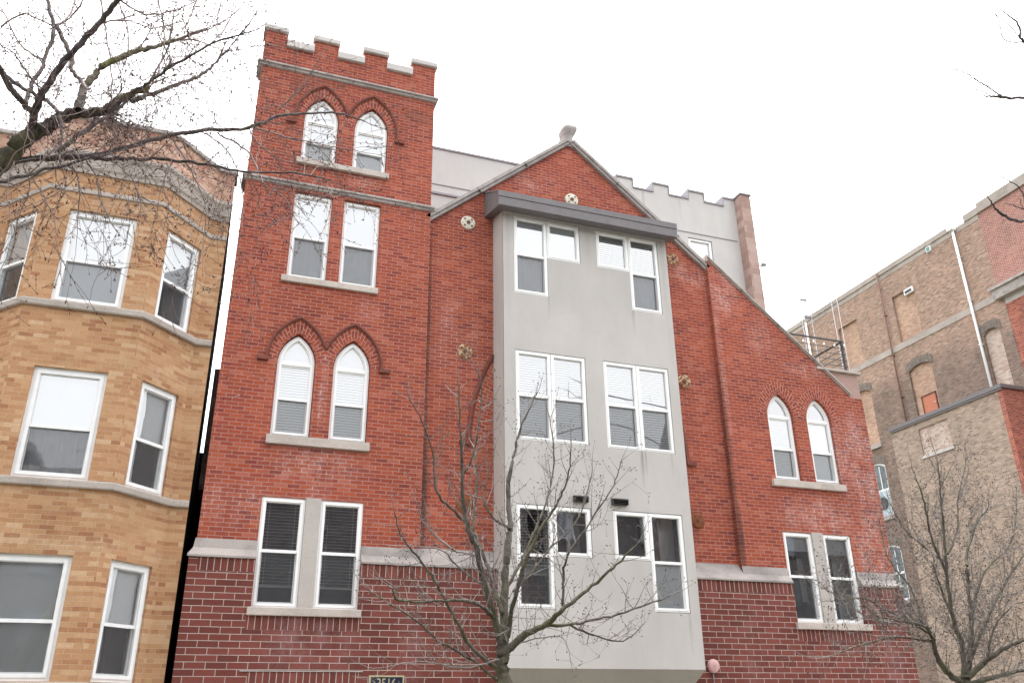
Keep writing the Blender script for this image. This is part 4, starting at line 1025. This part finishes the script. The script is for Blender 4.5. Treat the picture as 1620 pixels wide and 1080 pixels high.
# ============================================================ TREES
TREE_LEFT = [
 [(-2.079,-8.2,4.708,0.077),(-1.894,-8.225,5.057,0.071),(-1.726,-8.25,5.341,0.065),(-1.612,-8.275,5.559,0.058),(-1.478,-8.3,5.692,0.051),(-1.34,-8.325,5.829,0.044),(-1.124,-8.35,5.911,0.036),(-0.949,-8.375,6.085,0.028),(-0.826,-8.4,6.175,0.02)],
 [(-1.588,-8.3,5.611,0.031),(-1.553,-8.4,5.738,0.028),(-1.514,-8.5,5.844,0.026),(-1.424,-8.6,6.006,0.024),(-1.318,-8.7,6.173,0.022),(-1.198,-8.8,6.346,0.02),(-1.076,-8.9,6.52,0.019),(-0.966,-9,6.669,0.017)],
 [(-1.624,-8.4,5.784,0.016),(-1.655,-8.28,6.024,0.016),(-1.644,-8.16,6.402,0.015),(-1.675,-8.04,6.814,0.015),(-1.799,-7.92,7.22,0.015),(-1.889,-7.8,7.577,0.014)],
 [(-1.281,-8.4,5.809,0.036),(-1.302,-8.3,6.014,0.033),(-1.312,-8.2,6.217,0.03),(-1.225,-8.1,6.527,0.027),(-1.107,-8,6.758,0.024),(-0.99,-7.9,6.944,0.021),(-0.865,-7.8,7.122,0.017),(-0.698,-7.7,7.357,0.013),(-0.598,-7.6,7.549,0.009)],
 [(-0.937,-8.4,6.012,0.02),(-0.829,-8.3,6.177,0.017),(-0.65,-8.2,6.413,0.015),(-0.493,-8.1,6.637,0.013),(-0.373,-8,6.936,0.01),(-0.219,-7.9,7.397,0.008),(-0.141,-7.8,7.713,0.005)],
 [(-1.064,-8.4,5.866,0.015),(-0.926,-8.533,5.978,0.013),(-0.796,-8.667,6.018,0.011),(-0.614,-8.8,6.14,0.01),(-0.399,-8.933,6.27,0.008),(-0.191,-9.067,6.307,0.006),(-0.064,-9.2,6.294,0.004)],
 [(-1.802,-8.3,5.169,0.025),(-1.648,-8.227,5.395,0.024),(-1.462,-8.155,5.519,0.023),(-1.167,-8.082,5.66,0.022),(-1.025,-8.009,5.8,0.02),(-0.744,-7.936,6.036,0.018),(-0.436,-7.864,6.237,0.017),(-0.063,-7.791,6.421,0.015),(0.165,-7.718,6.65,0.013),(0.405,-7.645,6.807,0.011),(0.722,-7.573,6.942,0.009),(1.007,-7.5,6.974,0.006)],
 [(-1.177,-8,5.68,0.016),(-0.84,-8.033,5.736,0.014),(-0.595,-8.067,5.759,0.012),(-0.307,-8.1,5.757,0.011),(-0.067,-8.133,5.732,0.009),(0.427,-8.167,5.787,0.007),(0.667,-8.2,5.748,0.005)],
 [(-1.675,-8.6,4.945,0.013),(-1.634,-8.475,5.063,0.013),(-1.493,-8.35,5.235,0.013),(-1.342,-8.225,5.425,0.012),(-1.163,-8.1,5.642,0.012)],
 [(-1.838,-8.8,5.887,0.02),(-1.755,-8.7,5.828,0.021),(-1.664,-8.6,5.745,0.022),(-1.597,-8.5,5.715,0.022),(-1.556,-8.4,5.716,0.023)],
 [(-2.068,-8,6.342,0.016),(-1.935,-8.1,6.251,0.016),(-1.687,-8.2,6.056,0.016),(-1.523,-8.3,5.932,0.015),(-1.399,-8.4,5.757,0.015)],
 [(-1.203,-8.1,5.584,0.008),(-1.109,-8.15,5.442,0.007),(-1.034,-8.2,5.215,0.005),(-0.934,-8.25,5.02,0.004),(-0.866,-8.3,4.914,0.003)],
 [(-1.326,-8.1,5.534,0.008),(-1.261,-8.075,5.479,0.007),(-1.22,-8.05,5.375,0.005),(-1.204,-8.025,5.224,0.004),(-1.188,-8,5.074,0.003)],
 [(-0.306,-7.8,6.29,0.008),(-0.056,-7.88,6.121,0.007),(0.059,-7.96,5.9,0.006),(0.131,-8.04,5.698,0.005),(0.308,-8.12,5.548,0.004),(0.394,-8.2,5.337,0.003)],
 [(-0.638,-7.9,6.063,0.007),(-0.496,-7.94,5.833,0.007),(-0.376,-7.98,5.603,0.006),(-0.293,-8.02,5.371,0.005),(-0.279,-8.06,5.111,0.004),(-0.275,-8.1,4.941,0.003)],
 [(-1.53,-7.5,7.887,0.011),(-1.44,-7.575,7.501,0.01),(-1.358,-7.65,7.211,0.008),(-1.245,-7.725,6.783,0.007),(-1.188,-7.8,6.46,0.006)],
 [(-1.669,-8,6.903,0.018),(-1.494,-8.1,6.57,0.017),(-1.426,-8.2,6.337,0.016),(-1.321,-8.3,6.169,0.015)],
 [(-1.429,-8,5.688,0.02),(-1.316,-7.917,5.955,0.018),(-1.16,-7.833,6.246,0.016),(-1.074,-7.75,6.48,0.013),(-0.937,-7.667,6.802,0.01),(-0.854,-7.583,7.315,0.008),(-0.875,-7.5,7.755,0.005)],
 [(-0.036,-7.6,6.581,0.008),(0.227,-7.675,6.487,0.007),(0.424,-7.75,6.43,0.005),(0.85,-7.825,6.376,0.004),(1.011,-7.9,6.323,0.003)],
 [(0.184,-7.5,6.901,0.008),(0.311,-7.6,7.051,0.006),(0.434,-7.7,7.258,0.005),(0.498,-7.8,7.392,0.004)],
 [(-1.618,-8.1,5.466,0.007),(-1.526,-8.133,5.255,0.006),(-1.539,-8.167,5.028,0.004),(-1.536,-8.2,4.812,0.003)],
 [(-1.389,-7.4,7.856,0.009),(-1.244,-7.533,7.491,0.008),(-1.157,-7.667,7.042,0.007),(-1.152,-7.8,6.748,0.005)],
 [(-1.122,-7.2,8.261,0.01),(-0.989,-7.4,7.811,0.008),(-0.891,-7.6,7.289,0.006),(-0.869,-7.8,6.751,0.005),(-0.819,-8,6.305,0.003)],
 [(-0.716,-7.2,8.367,0.008),(-0.75,-7.4,7.77,0.007),(-0.789,-7.6,7.432,0.006),(-0.865,-7.8,7.122,0.005)],
 [(-2.214,-7.5,7.159,0.007),(-2.012,-7.7,7.2,0.007),(-1.695,-7.9,6.986,0.006),(-1.524,-8.1,7.036,0.006)],
 [(-0.459,-7.5,8.193,0.007),(-0.463,-7.7,7.615,0.005),(-0.359,-7.9,7.026,0.004)],
 [(-0.707,-7.6,7.435,0.008),(-0.531,-7.467,7.719,0.007),(-0.348,-7.333,8.081,0.006),(-0.248,-7.2,8.493,0.005)],
 [(-0.878,-7.7,7.205,0.007),(-0.667,-7.567,7.443,0.007),(-0.376,-7.433,7.519,0.005),(-0.129,-7.3,7.753,0.004)],
 [(-0.409,-8.8,6.384,0.006),(-0.307,-8.7,6.745,0.005),(-0.311,-8.6,7.141,0.004)],
 [(-1.076,-8.9,6.52,0.008),(-0.908,-8.767,6.562,0.006),(-0.704,-8.633,6.802,0.005),(-0.53,-8.5,7.139,0.004)],
 [(-1.198,-8.8,6.346,0.007),(-1.036,-8.7,6.512,0.006),(-0.881,-8.6,6.581,0.005),(-0.766,-8.5,6.733,0.004)],
 [(-1.685,-8,6.847,0.008),(-1.64,-7.8,7.227,0.007),(-1.683,-7.6,7.679,0.005)],
 [(-1.659,-8.1,6.448,0.009),(-1.898,-7.933,6.691,0.008),(-2.125,-7.767,7.101,0.006),(-2.277,-7.6,7.368,0.005)],
 [(-1.484,-8.5,5.852,0.007),(-1.588,-8.6,5.894,0.006),(-1.699,-8.7,5.993,0.005),(-1.768,-8.8,5.971,0.004)],
 [(-0.44,-7.8,6.282,0.007),(-0.25,-7.875,6.127,0.006),(-0.109,-7.95,5.868,0.005),(-0.018,-8.025,5.515,0.004),(-0.011,-8.1,5.248,0.003)],
 [(-0.064,-7.7,6.487,0.007),(0.055,-7.733,6.3,0.006),(0.228,-7.767,6.167,0.005),(0.41,-7.8,6.136,0.003)],
 [(-1.025,-8.1,5.625,0.006),(-0.862,-8.167,5.465,0.005),(-0.756,-8.233,5.232,0.004),(-0.734,-8.3,4.99,0.003)],
 [(-1.53,-8.2,5.325,0.006),(-1.408,-8.267,5.135,0.005),(-1.284,-8.333,4.921,0.004),(-1.221,-8.4,4.702,0.003)],
 [(-0.609,-7.9,5.857,0.006),(-0.645,-7.967,5.598,0.005),(-0.573,-8.033,5.349,0.004),(-0.571,-8.1,5.096,0.003)],
 [(-1.602,-8.4,5.288,0.005),(-1.578,-8.467,4.993,0.004),(-1.475,-8.533,4.672,0.003),(-1.449,-8.6,4.387,0.003)],
]
TREE_MID = [
 [(3.127,-5.4,0.758,0.074),(3.131,-5.4,1.297,0.074),(3.135,-5.4,1.923,0.074),(3.133,-5.4,2.13,0.072),(3.147,-5.4,2.311,0.07)],
 [(3.134,-5.4,2.265,0.043),(3.011,-5.475,2.576,0.039),(2.884,-5.55,2.904,0.034),(2.774,-5.625,3.235,0.03),(2.647,-5.7,3.471,0.025),(2.57,-5.775,3.775,0.02),(2.533,-5.85,4.119,0.016),(2.483,-5.925,4.431,0.011),(2.443,-6,4.925,0.006)],
 [(3.161,-5.4,2.28,0.05),(3.187,-5.338,2.784,0.046),(3.222,-5.275,3.118,0.041),(3.283,-5.212,3.467,0.036),(3.326,-5.15,3.69,0.031),(3.322,-5.088,4.097,0.025),(3.438,-5.025,4.531,0.019),(3.565,-4.962,4.91,0.013),(3.803,-4.9,5.38,0.007)],
 [(3.188,-5.4,2.235,0.043),(3.346,-5.533,2.395,0.037),(3.571,-5.667,2.509,0.031),(3.658,-5.8,2.621,0.024),(3.959,-5.933,2.861,0.018),(4.193,-6.067,3.072,0.012),(4.393,-6.2,3.282,0.006)],
 [(3.528,-5.6,2.484,0.02),(3.857,-5.65,2.502,0.016),(4.268,-5.7,2.585,0.013),(4.771,-5.75,2.736,0.009),(4.978,-5.8,2.818,0.005)],
 [(3.809,-5.6,2.506,0.013),(4.15,-5.467,2.415,0.011),(4.582,-5.333,2.369,0.008),(4.935,-5.2,2.568,0.005)],
 [(3.139,-5.4,2.618,0.027),(3.088,-5.3,2.849,0.024),(3.034,-5.2,3.154,0.021),(2.976,-5.1,3.369,0.017),(2.933,-5,3.626,0.014),(2.999,-4.9,4.081,0.01),(3.009,-4.8,4.518,0.006)],
 [(3.196,-5.4,2.372,0.028),(3.219,-5.517,2.701,0.024),(3.321,-5.633,3.132,0.021),(3.497,-5.75,3.512,0.017),(3.636,-5.867,3.763,0.013),(3.705,-5.983,4.011,0.009),(3.702,-6.1,4.289,0.006)],
 [(3.002,-5.5,2.558,0.024),(2.847,-5.617,2.648,0.021),(2.646,-5.733,2.69,0.018),(2.325,-5.85,2.666,0.014),(1.928,-5.967,2.64,0.011),(1.811,-6.083,2.665,0.009),(1.767,-6.2,2.747,0.006)],
 [(3.085,-5.4,2.055,0.024),(2.754,-5.5,2.268,0.02),(2.525,-5.6,2.581,0.017),(2.297,-5.7,2.892,0.014),(2.074,-5.8,3.11,0.011),(1.886,-5.9,3.295,0.008),(1.793,-6,3.483,0.005)],
 [(3.068,-5.4,1.952,0.016),(2.755,-5.5,2.15,0.013),(2.371,-5.6,2.313,0.011),(2.152,-5.7,2.474,0.009),(1.722,-5.8,2.682,0.006),(1.579,-5.9,2.751,0.004)],
 [(3.718,-5.7,2.633,0.016),(3.704,-5.76,2.938,0.014),(3.742,-5.82,3.186,0.012),(4.022,-5.88,3.584,0.01),(4.276,-5.94,3.963,0.007),(4.36,-6,4.234,0.005)],
 [(3.289,-5.2,3.573,0.017),(3.159,-5.15,3.662,0.014),(3.029,-5.1,3.857,0.011),(3.063,-5.05,4.05,0.008),(3.175,-5,4.477,0.005)],
 [(2.678,-5.6,3.493,0.016),(2.477,-5.7,3.622,0.014),(2.279,-5.8,3.781,0.011),(2.174,-5.9,4.24,0.009),(2.007,-6,4.53,0.007),(1.879,-6.1,4.652,0.005)],
 [(2.58,-5.7,3.993,0.012),(2.701,-5.725,4.235,0.011),(2.761,-5.75,4.69,0.009),(2.769,-5.775,5.045,0.007),(2.688,-5.8,5.248,0.005)],
 [(3.247,-5.3,2.919,0.019),(3.495,-5.18,3.313,0.017),(3.699,-5.06,3.66,0.015),(3.915,-4.94,4.102,0.012),(4.041,-4.82,4.603,0.009),(4.044,-4.7,5.123,0.006)],
 [(3.299,-5.3,2.856,0.014),(3.549,-5.22,3.073,0.012),(3.811,-5.14,3.37,0.011),(4.166,-5.06,3.688,0.009),(4.379,-4.98,4.051,0.007),(4.518,-4.9,4.426,0.006)],
 [(2.901,-5.5,2.88,0.011),(2.583,-5.6,3.041,0.009),(2.354,-5.7,3.202,0.007),(1.882,-5.8,3.191,0.004)],
 [(2.848,-5.5,3.196,0.01),(2.513,-5.6,3.227,0.008),(2.184,-5.7,3.444,0.006),(2.054,-5.8,3.668,0.004)],
 [(3.068,-5.5,2.153,0.01),(2.661,-5.6,2.057,0.008),(2.164,-5.7,2.105,0.006),(1.756,-5.8,2.041,0.004)],
 [(3.288,-5.5,2.305,0.007),(3.525,-5.6,2.362,0.006),(3.724,-5.7,2.327,0.004),(3.768,-5.8,1.938,0.003)],
]
TREE_RIGHT = [
 [(10.443,-3.9,0.406,0.096),(10.638,-3.9,1.134,0.095),(10.827,-3.9,1.827,0.093),(10.879,-3.9,2.067,0.089)],
 [(10.85,-3.9,1.967,0.051),(10.452,-4.017,2.14,0.043),(10.226,-4.133,2.331,0.036),(10.077,-4.25,2.599,0.029),(9.865,-4.367,2.724,0.022),(9.375,-4.483,2.762,0.015),(8.83,-4.6,2.814,0.008)],
 [(10.868,-3.9,2.027,0.039),(10.894,-3.967,2.512,0.034),(10.762,-4.033,2.92,0.029),(10.758,-4.1,3.553,0.024),(10.801,-4.167,4.164,0.019),(10.836,-4.233,4.748,0.014),(10.834,-4.3,5.202,0.008)],
 [(10.935,-3.9,2.027,0.045),(11.321,-3.8,2.743,0.039),(11.563,-3.7,3.419,0.032),(11.79,-3.6,3.949,0.025),(12.33,-3.5,4.575,0.017),(12.772,-3.4,4.825,0.009)],
 [(10.929,-3.9,2.047,0.043),(11.271,-4.025,2.307,0.036),(11.658,-4.15,2.51,0.029),(12.025,-4.275,2.632,0.022),(12.687,-4.4,2.888,0.015)],
 [(10.934,-3.9,1.967,0.042),(11.678,-3.8,2.095,0.034),(12.323,-3.7,2.186,0.025),(13.146,-3.6,2.174,0.015)],
 [(11.051,-3.9,2.271,0.028),(11.695,-3.725,2.844,0.024),(12.523,-3.55,3.519,0.02),(13.317,-3.375,4.059,0.015),(14.054,-3.2,4.534,0.009)],
 [(10.762,-4.1,3.467,0.021),(10.51,-4.2,4.052,0.016),(10.388,-4.3,4.609,0.012),(10.224,-4.4,4.893,0.007)],
 [(10.181,-4.2,2.605,0.018),(9.701,-4.35,2.742,0.015),(9.089,-4.5,2.909,0.011),(8.637,-4.65,3.034,0.008),(7.945,-4.8,2.957,0.005)],
 [(10.111,-4.2,2.544,0.016),(9.258,-4.333,2.558,0.012),(8.462,-4.467,2.403,0.009),(7.949,-4.6,2.278,0.005)],
 [(10.801,-4,2.84,0.017),(10.733,-3.9,3.582,0.015),(10.848,-3.8,3.871,0.012),(10.511,-3.7,4.237,0.01),(10.414,-3.6,4.673,0.007)],
 [(10.86,-4.1,3.822,0.018),(11.212,-4.033,4.213,0.014),(11.464,-3.967,4.759,0.01),(11.931,-3.9,5.502,0.006)],
 [(11.385,-3.8,2.959,0.02),(11.969,-3.7,3.662,0.016),(12.812,-3.6,4.191,0.011),(13.317,-3.5,4.994,0.007)],
 [(9.392,-4.4,2.731,0.011),(8.69,-4.533,2.818,0.009),(8.231,-4.667,3.019,0.007),(7.728,-4.8,3.174,0.005)],
 [(11.189,-4.1,2.302,0.019),(11.321,-4.2,2.708,0.014),(11.664,-4.3,3.043,0.01),(11.872,-4.4,3.123,0.006)],
 [(10.024,-4.2,2.723,0.015),(10.013,-4.1,3.268,0.012),(9.781,-4,3.743,0.009),(9.841,-3.9,4.34,0.006)],
]
TREE_EDGE = [
 [(11.412,-7.9,3.29,0.248),(12.224,-7.9,6.367,0.26),(12.581,-7.9,8.431,0.254),(13.545,-7.9,11.027,0.252),(14.942,-7.9,14.335,0.25)],
 [(12.671,-7.9,8.814,0.083),(11.425,-7.95,9.366,0.069),(10.559,-8,9.396,0.056),(9.98,-8.05,9.256,0.043),(9.405,-8.1,9.058,0.03),(9.099,-8.15,8.957,0.019),(8.778,-8.2,8.845,0.007)],
 [(9.102,-8.2,8.912,0.009),(8.847,-8.225,8.984,0.008),(8.619,-8.25,9.02,0.006),(8.433,-8.275,9.066,0.005),(8.208,-8.3,9.031,0.004)],
 [(8.843,-8.2,8.883,0.006),(8.73,-8.2,8.92,0.004),(8.495,-8.2,8.896,0.003)],
 [(13.113,-7.9,10.077,0.048),(11.357,-7.94,10.236,0.038),(10.594,-7.98,10.331,0.029),(10.108,-8.02,10.344,0.021),(10.079,-8.06,10.572,0.013),(9.717,-8.1,10.752,0.004)],
 [(10.456,-8.1,10.341,0.013),(10.011,-8.1,10.205,0.01),(9.633,-8.1,10.12,0.007),(9.635,-8.1,10.491,0.004)],
 [(10.218,-8.1,10.115,0.009),(9.929,-8.133,10.188,0.007),(9.714,-8.167,10.359,0.005),(9.451,-8.2,10.436,0.004)],
 [(12.436,-7.9,8.4,0.054),(10.61,-7.95,8.311,0.044),(9.511,-8,7.514,0.033),(9.037,-8.05,7.116,0.025),(8.664,-8.1,7.081,0.018),(8.471,-8.15,7.115,0.011),(8.342,-8.2,7.191,0.004)],
 [(9.144,-8.1,7.193,0.009),(9.08,-8.1,7.363,0.008),(9.072,-8.1,7.546,0.006),(8.852,-8.1,7.669,0.005),(8.567,-8.1,7.69,0.003)],
 [(9.357,-8.1,7.205,0.008),(8.96,-8.1,7.261,0.006),(8.793,-8.1,7.272,0.004)],
]

def rnd(a, b): return random.uniform(a, b)
def smooth_path(br, sub=5, jit=.0):
    P = [Vector(p[:3]) for p in br]; R = [p[3] for p in br]; out = []; ro = []
    for i in range(len(P)-1):
        p0, p1, p2, p3 = P[max(i-1, 0)], P[i], P[i+1], P[min(i+2, len(P)-1)]
        for k in range(sub):
            t = k/sub; q = .5*((2*p1)+(p2-p0)*t+(2*p0-5*p1+4*p2-p3)*t*t+(3*p1-p0-3*p2+p3)*t**3)
            r = R[i]+(R[i+1]-R[i])*t
            if jit: q = q+Vector((rnd(-1, 1), rnd(-1, 1), rnd(-1, 1)))*min(jit, r*.4+.004)
            out.append(q); ro.append(r*(1+(rnd(-.1, .1) if jit else 0)))
    out.append(P[-1]); ro.append(R[-1]); return out, ro
def rdir():
    while True:
        v = Vector((rnd(-1, 1), rnd(-1, 1), rnd(-1, 1)))
        if .1 < v.length < 1: return v.normalized()
def bud(mb, p, d, L, r):
    a = d.cross(Vector((.1, .3, 1)));
    if a.length < .01: a = Vector((1, 0, 0))
    a.normalize(); b = d.cross(a); m = p+d*L*.4
    ring_ = [m+a*r, m+b*r, m-a*r, m-b*r]; e = p+d*L
    for k in range(4): mb.face([p, ring_[k], ring_[(k+1) % 4]], uv=[(0, 0)]*3); mb.face([ring_[k], e, ring_[(k+1) % 4]], uv=[(0, 0)]*3)
def twig(tw, bd, p, d, L, r, lvl, S_):
    """one slender shoot with nodes, side shoots and buds"""
    n = max(3, int(L/S_['seg'])); pts = [p]; q = p; dd = d.copy(); rs = [r]
    for i in range(n):
        dd = (dd+rdir()*S_['wig']+Vector((0, 0, S_['trop']*(1.4-lvl*.3)))).normalized(); q = q+dd*(L/n); pts.append(q); rs.append(max(S_['rmin'], r*(1-.75*(i+1)/n)))
        if bd is not None and random.random() < S_['bud']*(1 if lvl else .5):
            side = (dd*rnd(.6, 1.1)+rdir()*.7).normalized(); bud(bd, q, side, rnd(*S_['budL']), S_['budR']*rnd(.8, 1.3))
        if lvl < S_['lv'] and random.random() < S_['br'][lvl] and 0 < i:
            sd_ = (dd*rnd(.35, .9)+rdir()).normalized(); twig(tw, bd, q, sd_, L*rnd(.25, .6), rs[-1]*.75, lvl+1, S_)
    tube(tw, pts, rs, 4 if r > .0035 else 3, smooth=True)
    if bd is not None: bud(bd, q, dd, rnd(*S_['budL']), S_['budR'])
def make_tree(name, data, bark_m, twig_m, S_, label, group, base, ntrunk=1, foot=None):
    e = empty(name, base, label, 'tree', group)
    tw = MB(); bd = MB() if S_.get('bud') else None
    for i, br in enumerate(data):
        br = list(br)
        if i < ntrunk and foot: br = foot+br
        P, R = smooth_path(br, 6, .009 if i >= ntrunk else .012)
        mb = MB(); big = max(R)
        tube(mb, P, R, 14 if big > .05 else (9 if big > .015 else 6), cap=False)
        mb.build('trunk' if i < ntrunk else 'branch', (bark_m if i in S_.get('mossy', range(99)) else 'bark_dark') if big > .012 else twig_m, e)
        # shoots along it
        acc = 0; nxt = rnd(0, S_['gap'])
        for k in range(1, len(P)):
            acc += (P[k]-P[k-1]).length
            if R[k] > S_['rmax'] : continue
            while acc > nxt:
                t = (P[k]-P[k-1]).normalized(); f = k/len(P)
                dr = (t*rnd(.2, .9)+rdir()*rnd(.6, 1.0)+Vector((0, 0, S_['up']))).normalized()
                L = rnd(*S_['L'])*(1-.35*f)*(S_.get('long', 1) if random.random() < .16 else 1); thin = min(R[k]*.6, S_['r0']*rnd(.7, 1.2))
                twig(tw, bd, P[k].copy(), dr, L, max(S_['rmin'], thin), 0, S_); nxt += S_['gap']*rnd(.5, 1.6)
        if R[-1] < .02: twig(tw, bd, P[-1].copy(), (P[-1]-P[-2]).normalized(), S_['L'][1]*.5, R[-1], 0, S_)
    cr = tw.build('crown', twig_m, e)
    if bd is not None and bd.f: bd.build(S_.get('budname', 'buds'), S_.get('budmat', 'bud'), cr)
    return e
SL_ = dict(seg=.055, wig=.17, trop=-.03, rmin=.0018, lv=2, br=[.36, .22], bud=.42, budL=(.02, .045), budR=.0042, gap=.135, L=(.3, .8), long=2.2, mossy=(0, 3), r0=.0048, rmax=.033, up=-.05)
SM_ = dict(seg=.05, wig=.16, trop=.045, rmin=.0013, lv=2, br=[.36, .22], bud=.05, budL=(.010, .022), budR=.008, gap=.078, L=(.2, .6), r0=.0058, rmax=.06, up=.25, budmat='seed', budname='seed_heads')
SR_ = dict(SM_, gap=.06, L=(.3, 1.05), bud=.08, r0=.007, budR=.011)
SE_ = dict(seg=.05, wig=.14, trop=.0, rmin=.003, lv=1, br=[.12], bud=.3, budL=(.012, .025), budR=.005, gap=.35, L=(.08, .30), r0=.003, rmax=.02, up=.0)
random.seed(11)
make_tree('bare_tree', TREE_LEFT, 'bark_mossy', 'twig', SL_, 'leafless budding tree whose mossy limb reaches in at the upper left', None, (-3.6, -8.15, 0), foot=[(-3.6, -8.15, -.1, .19), (-3.5, -8.15, 1.2, .165), (-3.2, -8.15, 2.6, .15), (-2.7, -8.18, 3.8, .13)])
random.seed(5)
t_mid = make_tree('street_tree', TREE_MID, 'bark_grey', 'twig_grey', SM_, 'bare young street tree with seed heads, in front of the stucco bay', 'bare street trees', (3.12, -5.4, 0), foot=[(3.12, -5.4, -.1, .10), (3.12, -5.4, .3, .08)])
random.seed(9)
t_rt = make_tree('street_tree', TREE_RIGHT, 'bark_grey', 'twig_grey', SR_, 'bare street tree with dry brown leaves left, before the right wing corner', 'bare street trees', (10.4, -3.9, 0), foot=[(10.35, -3.9, -.1, .12)])
random.seed(3)
TREE_EDGE = [TREE_EDGE[0]]+[[(x, y, z, min(r, .02)*.8+.0028) for x, y, z, r in b] for b in TREE_EDGE[1:]]
make_tree('bare_tree', TREE_EDGE, 'bark_dark', 'bark_dark', SE_, 'bare tree at the right edge with only dark branch tips showing', None, (11.3, -7.9, 0), foot=[(11.0, -7.9, -.1, .32), (11.2, -7.9, 1.5, .26)])
# two more across the street, copies of the middle one, seen in the glass
for i, (x, y) in enumerate(((-4.5, -20.6), (9.5, -20.6))):
    r = t_mid.copy(); COL.objects.link(r); r.location = (x, y, 0); r.scale = (1.25, 1.25, 1.25)
    r['label'] = ['bare tree on the far pavement, opposite the tan house', 'bare tree on the far pavement, opposite the stucco bay'][i]
    for ch in list(t_mid.children):
        c = ch.copy(); COL.objects.link(c); c.parent = r
        for g in ch.children: d_ = g.copy(); COL.objects.link(d_); d_.parent = c
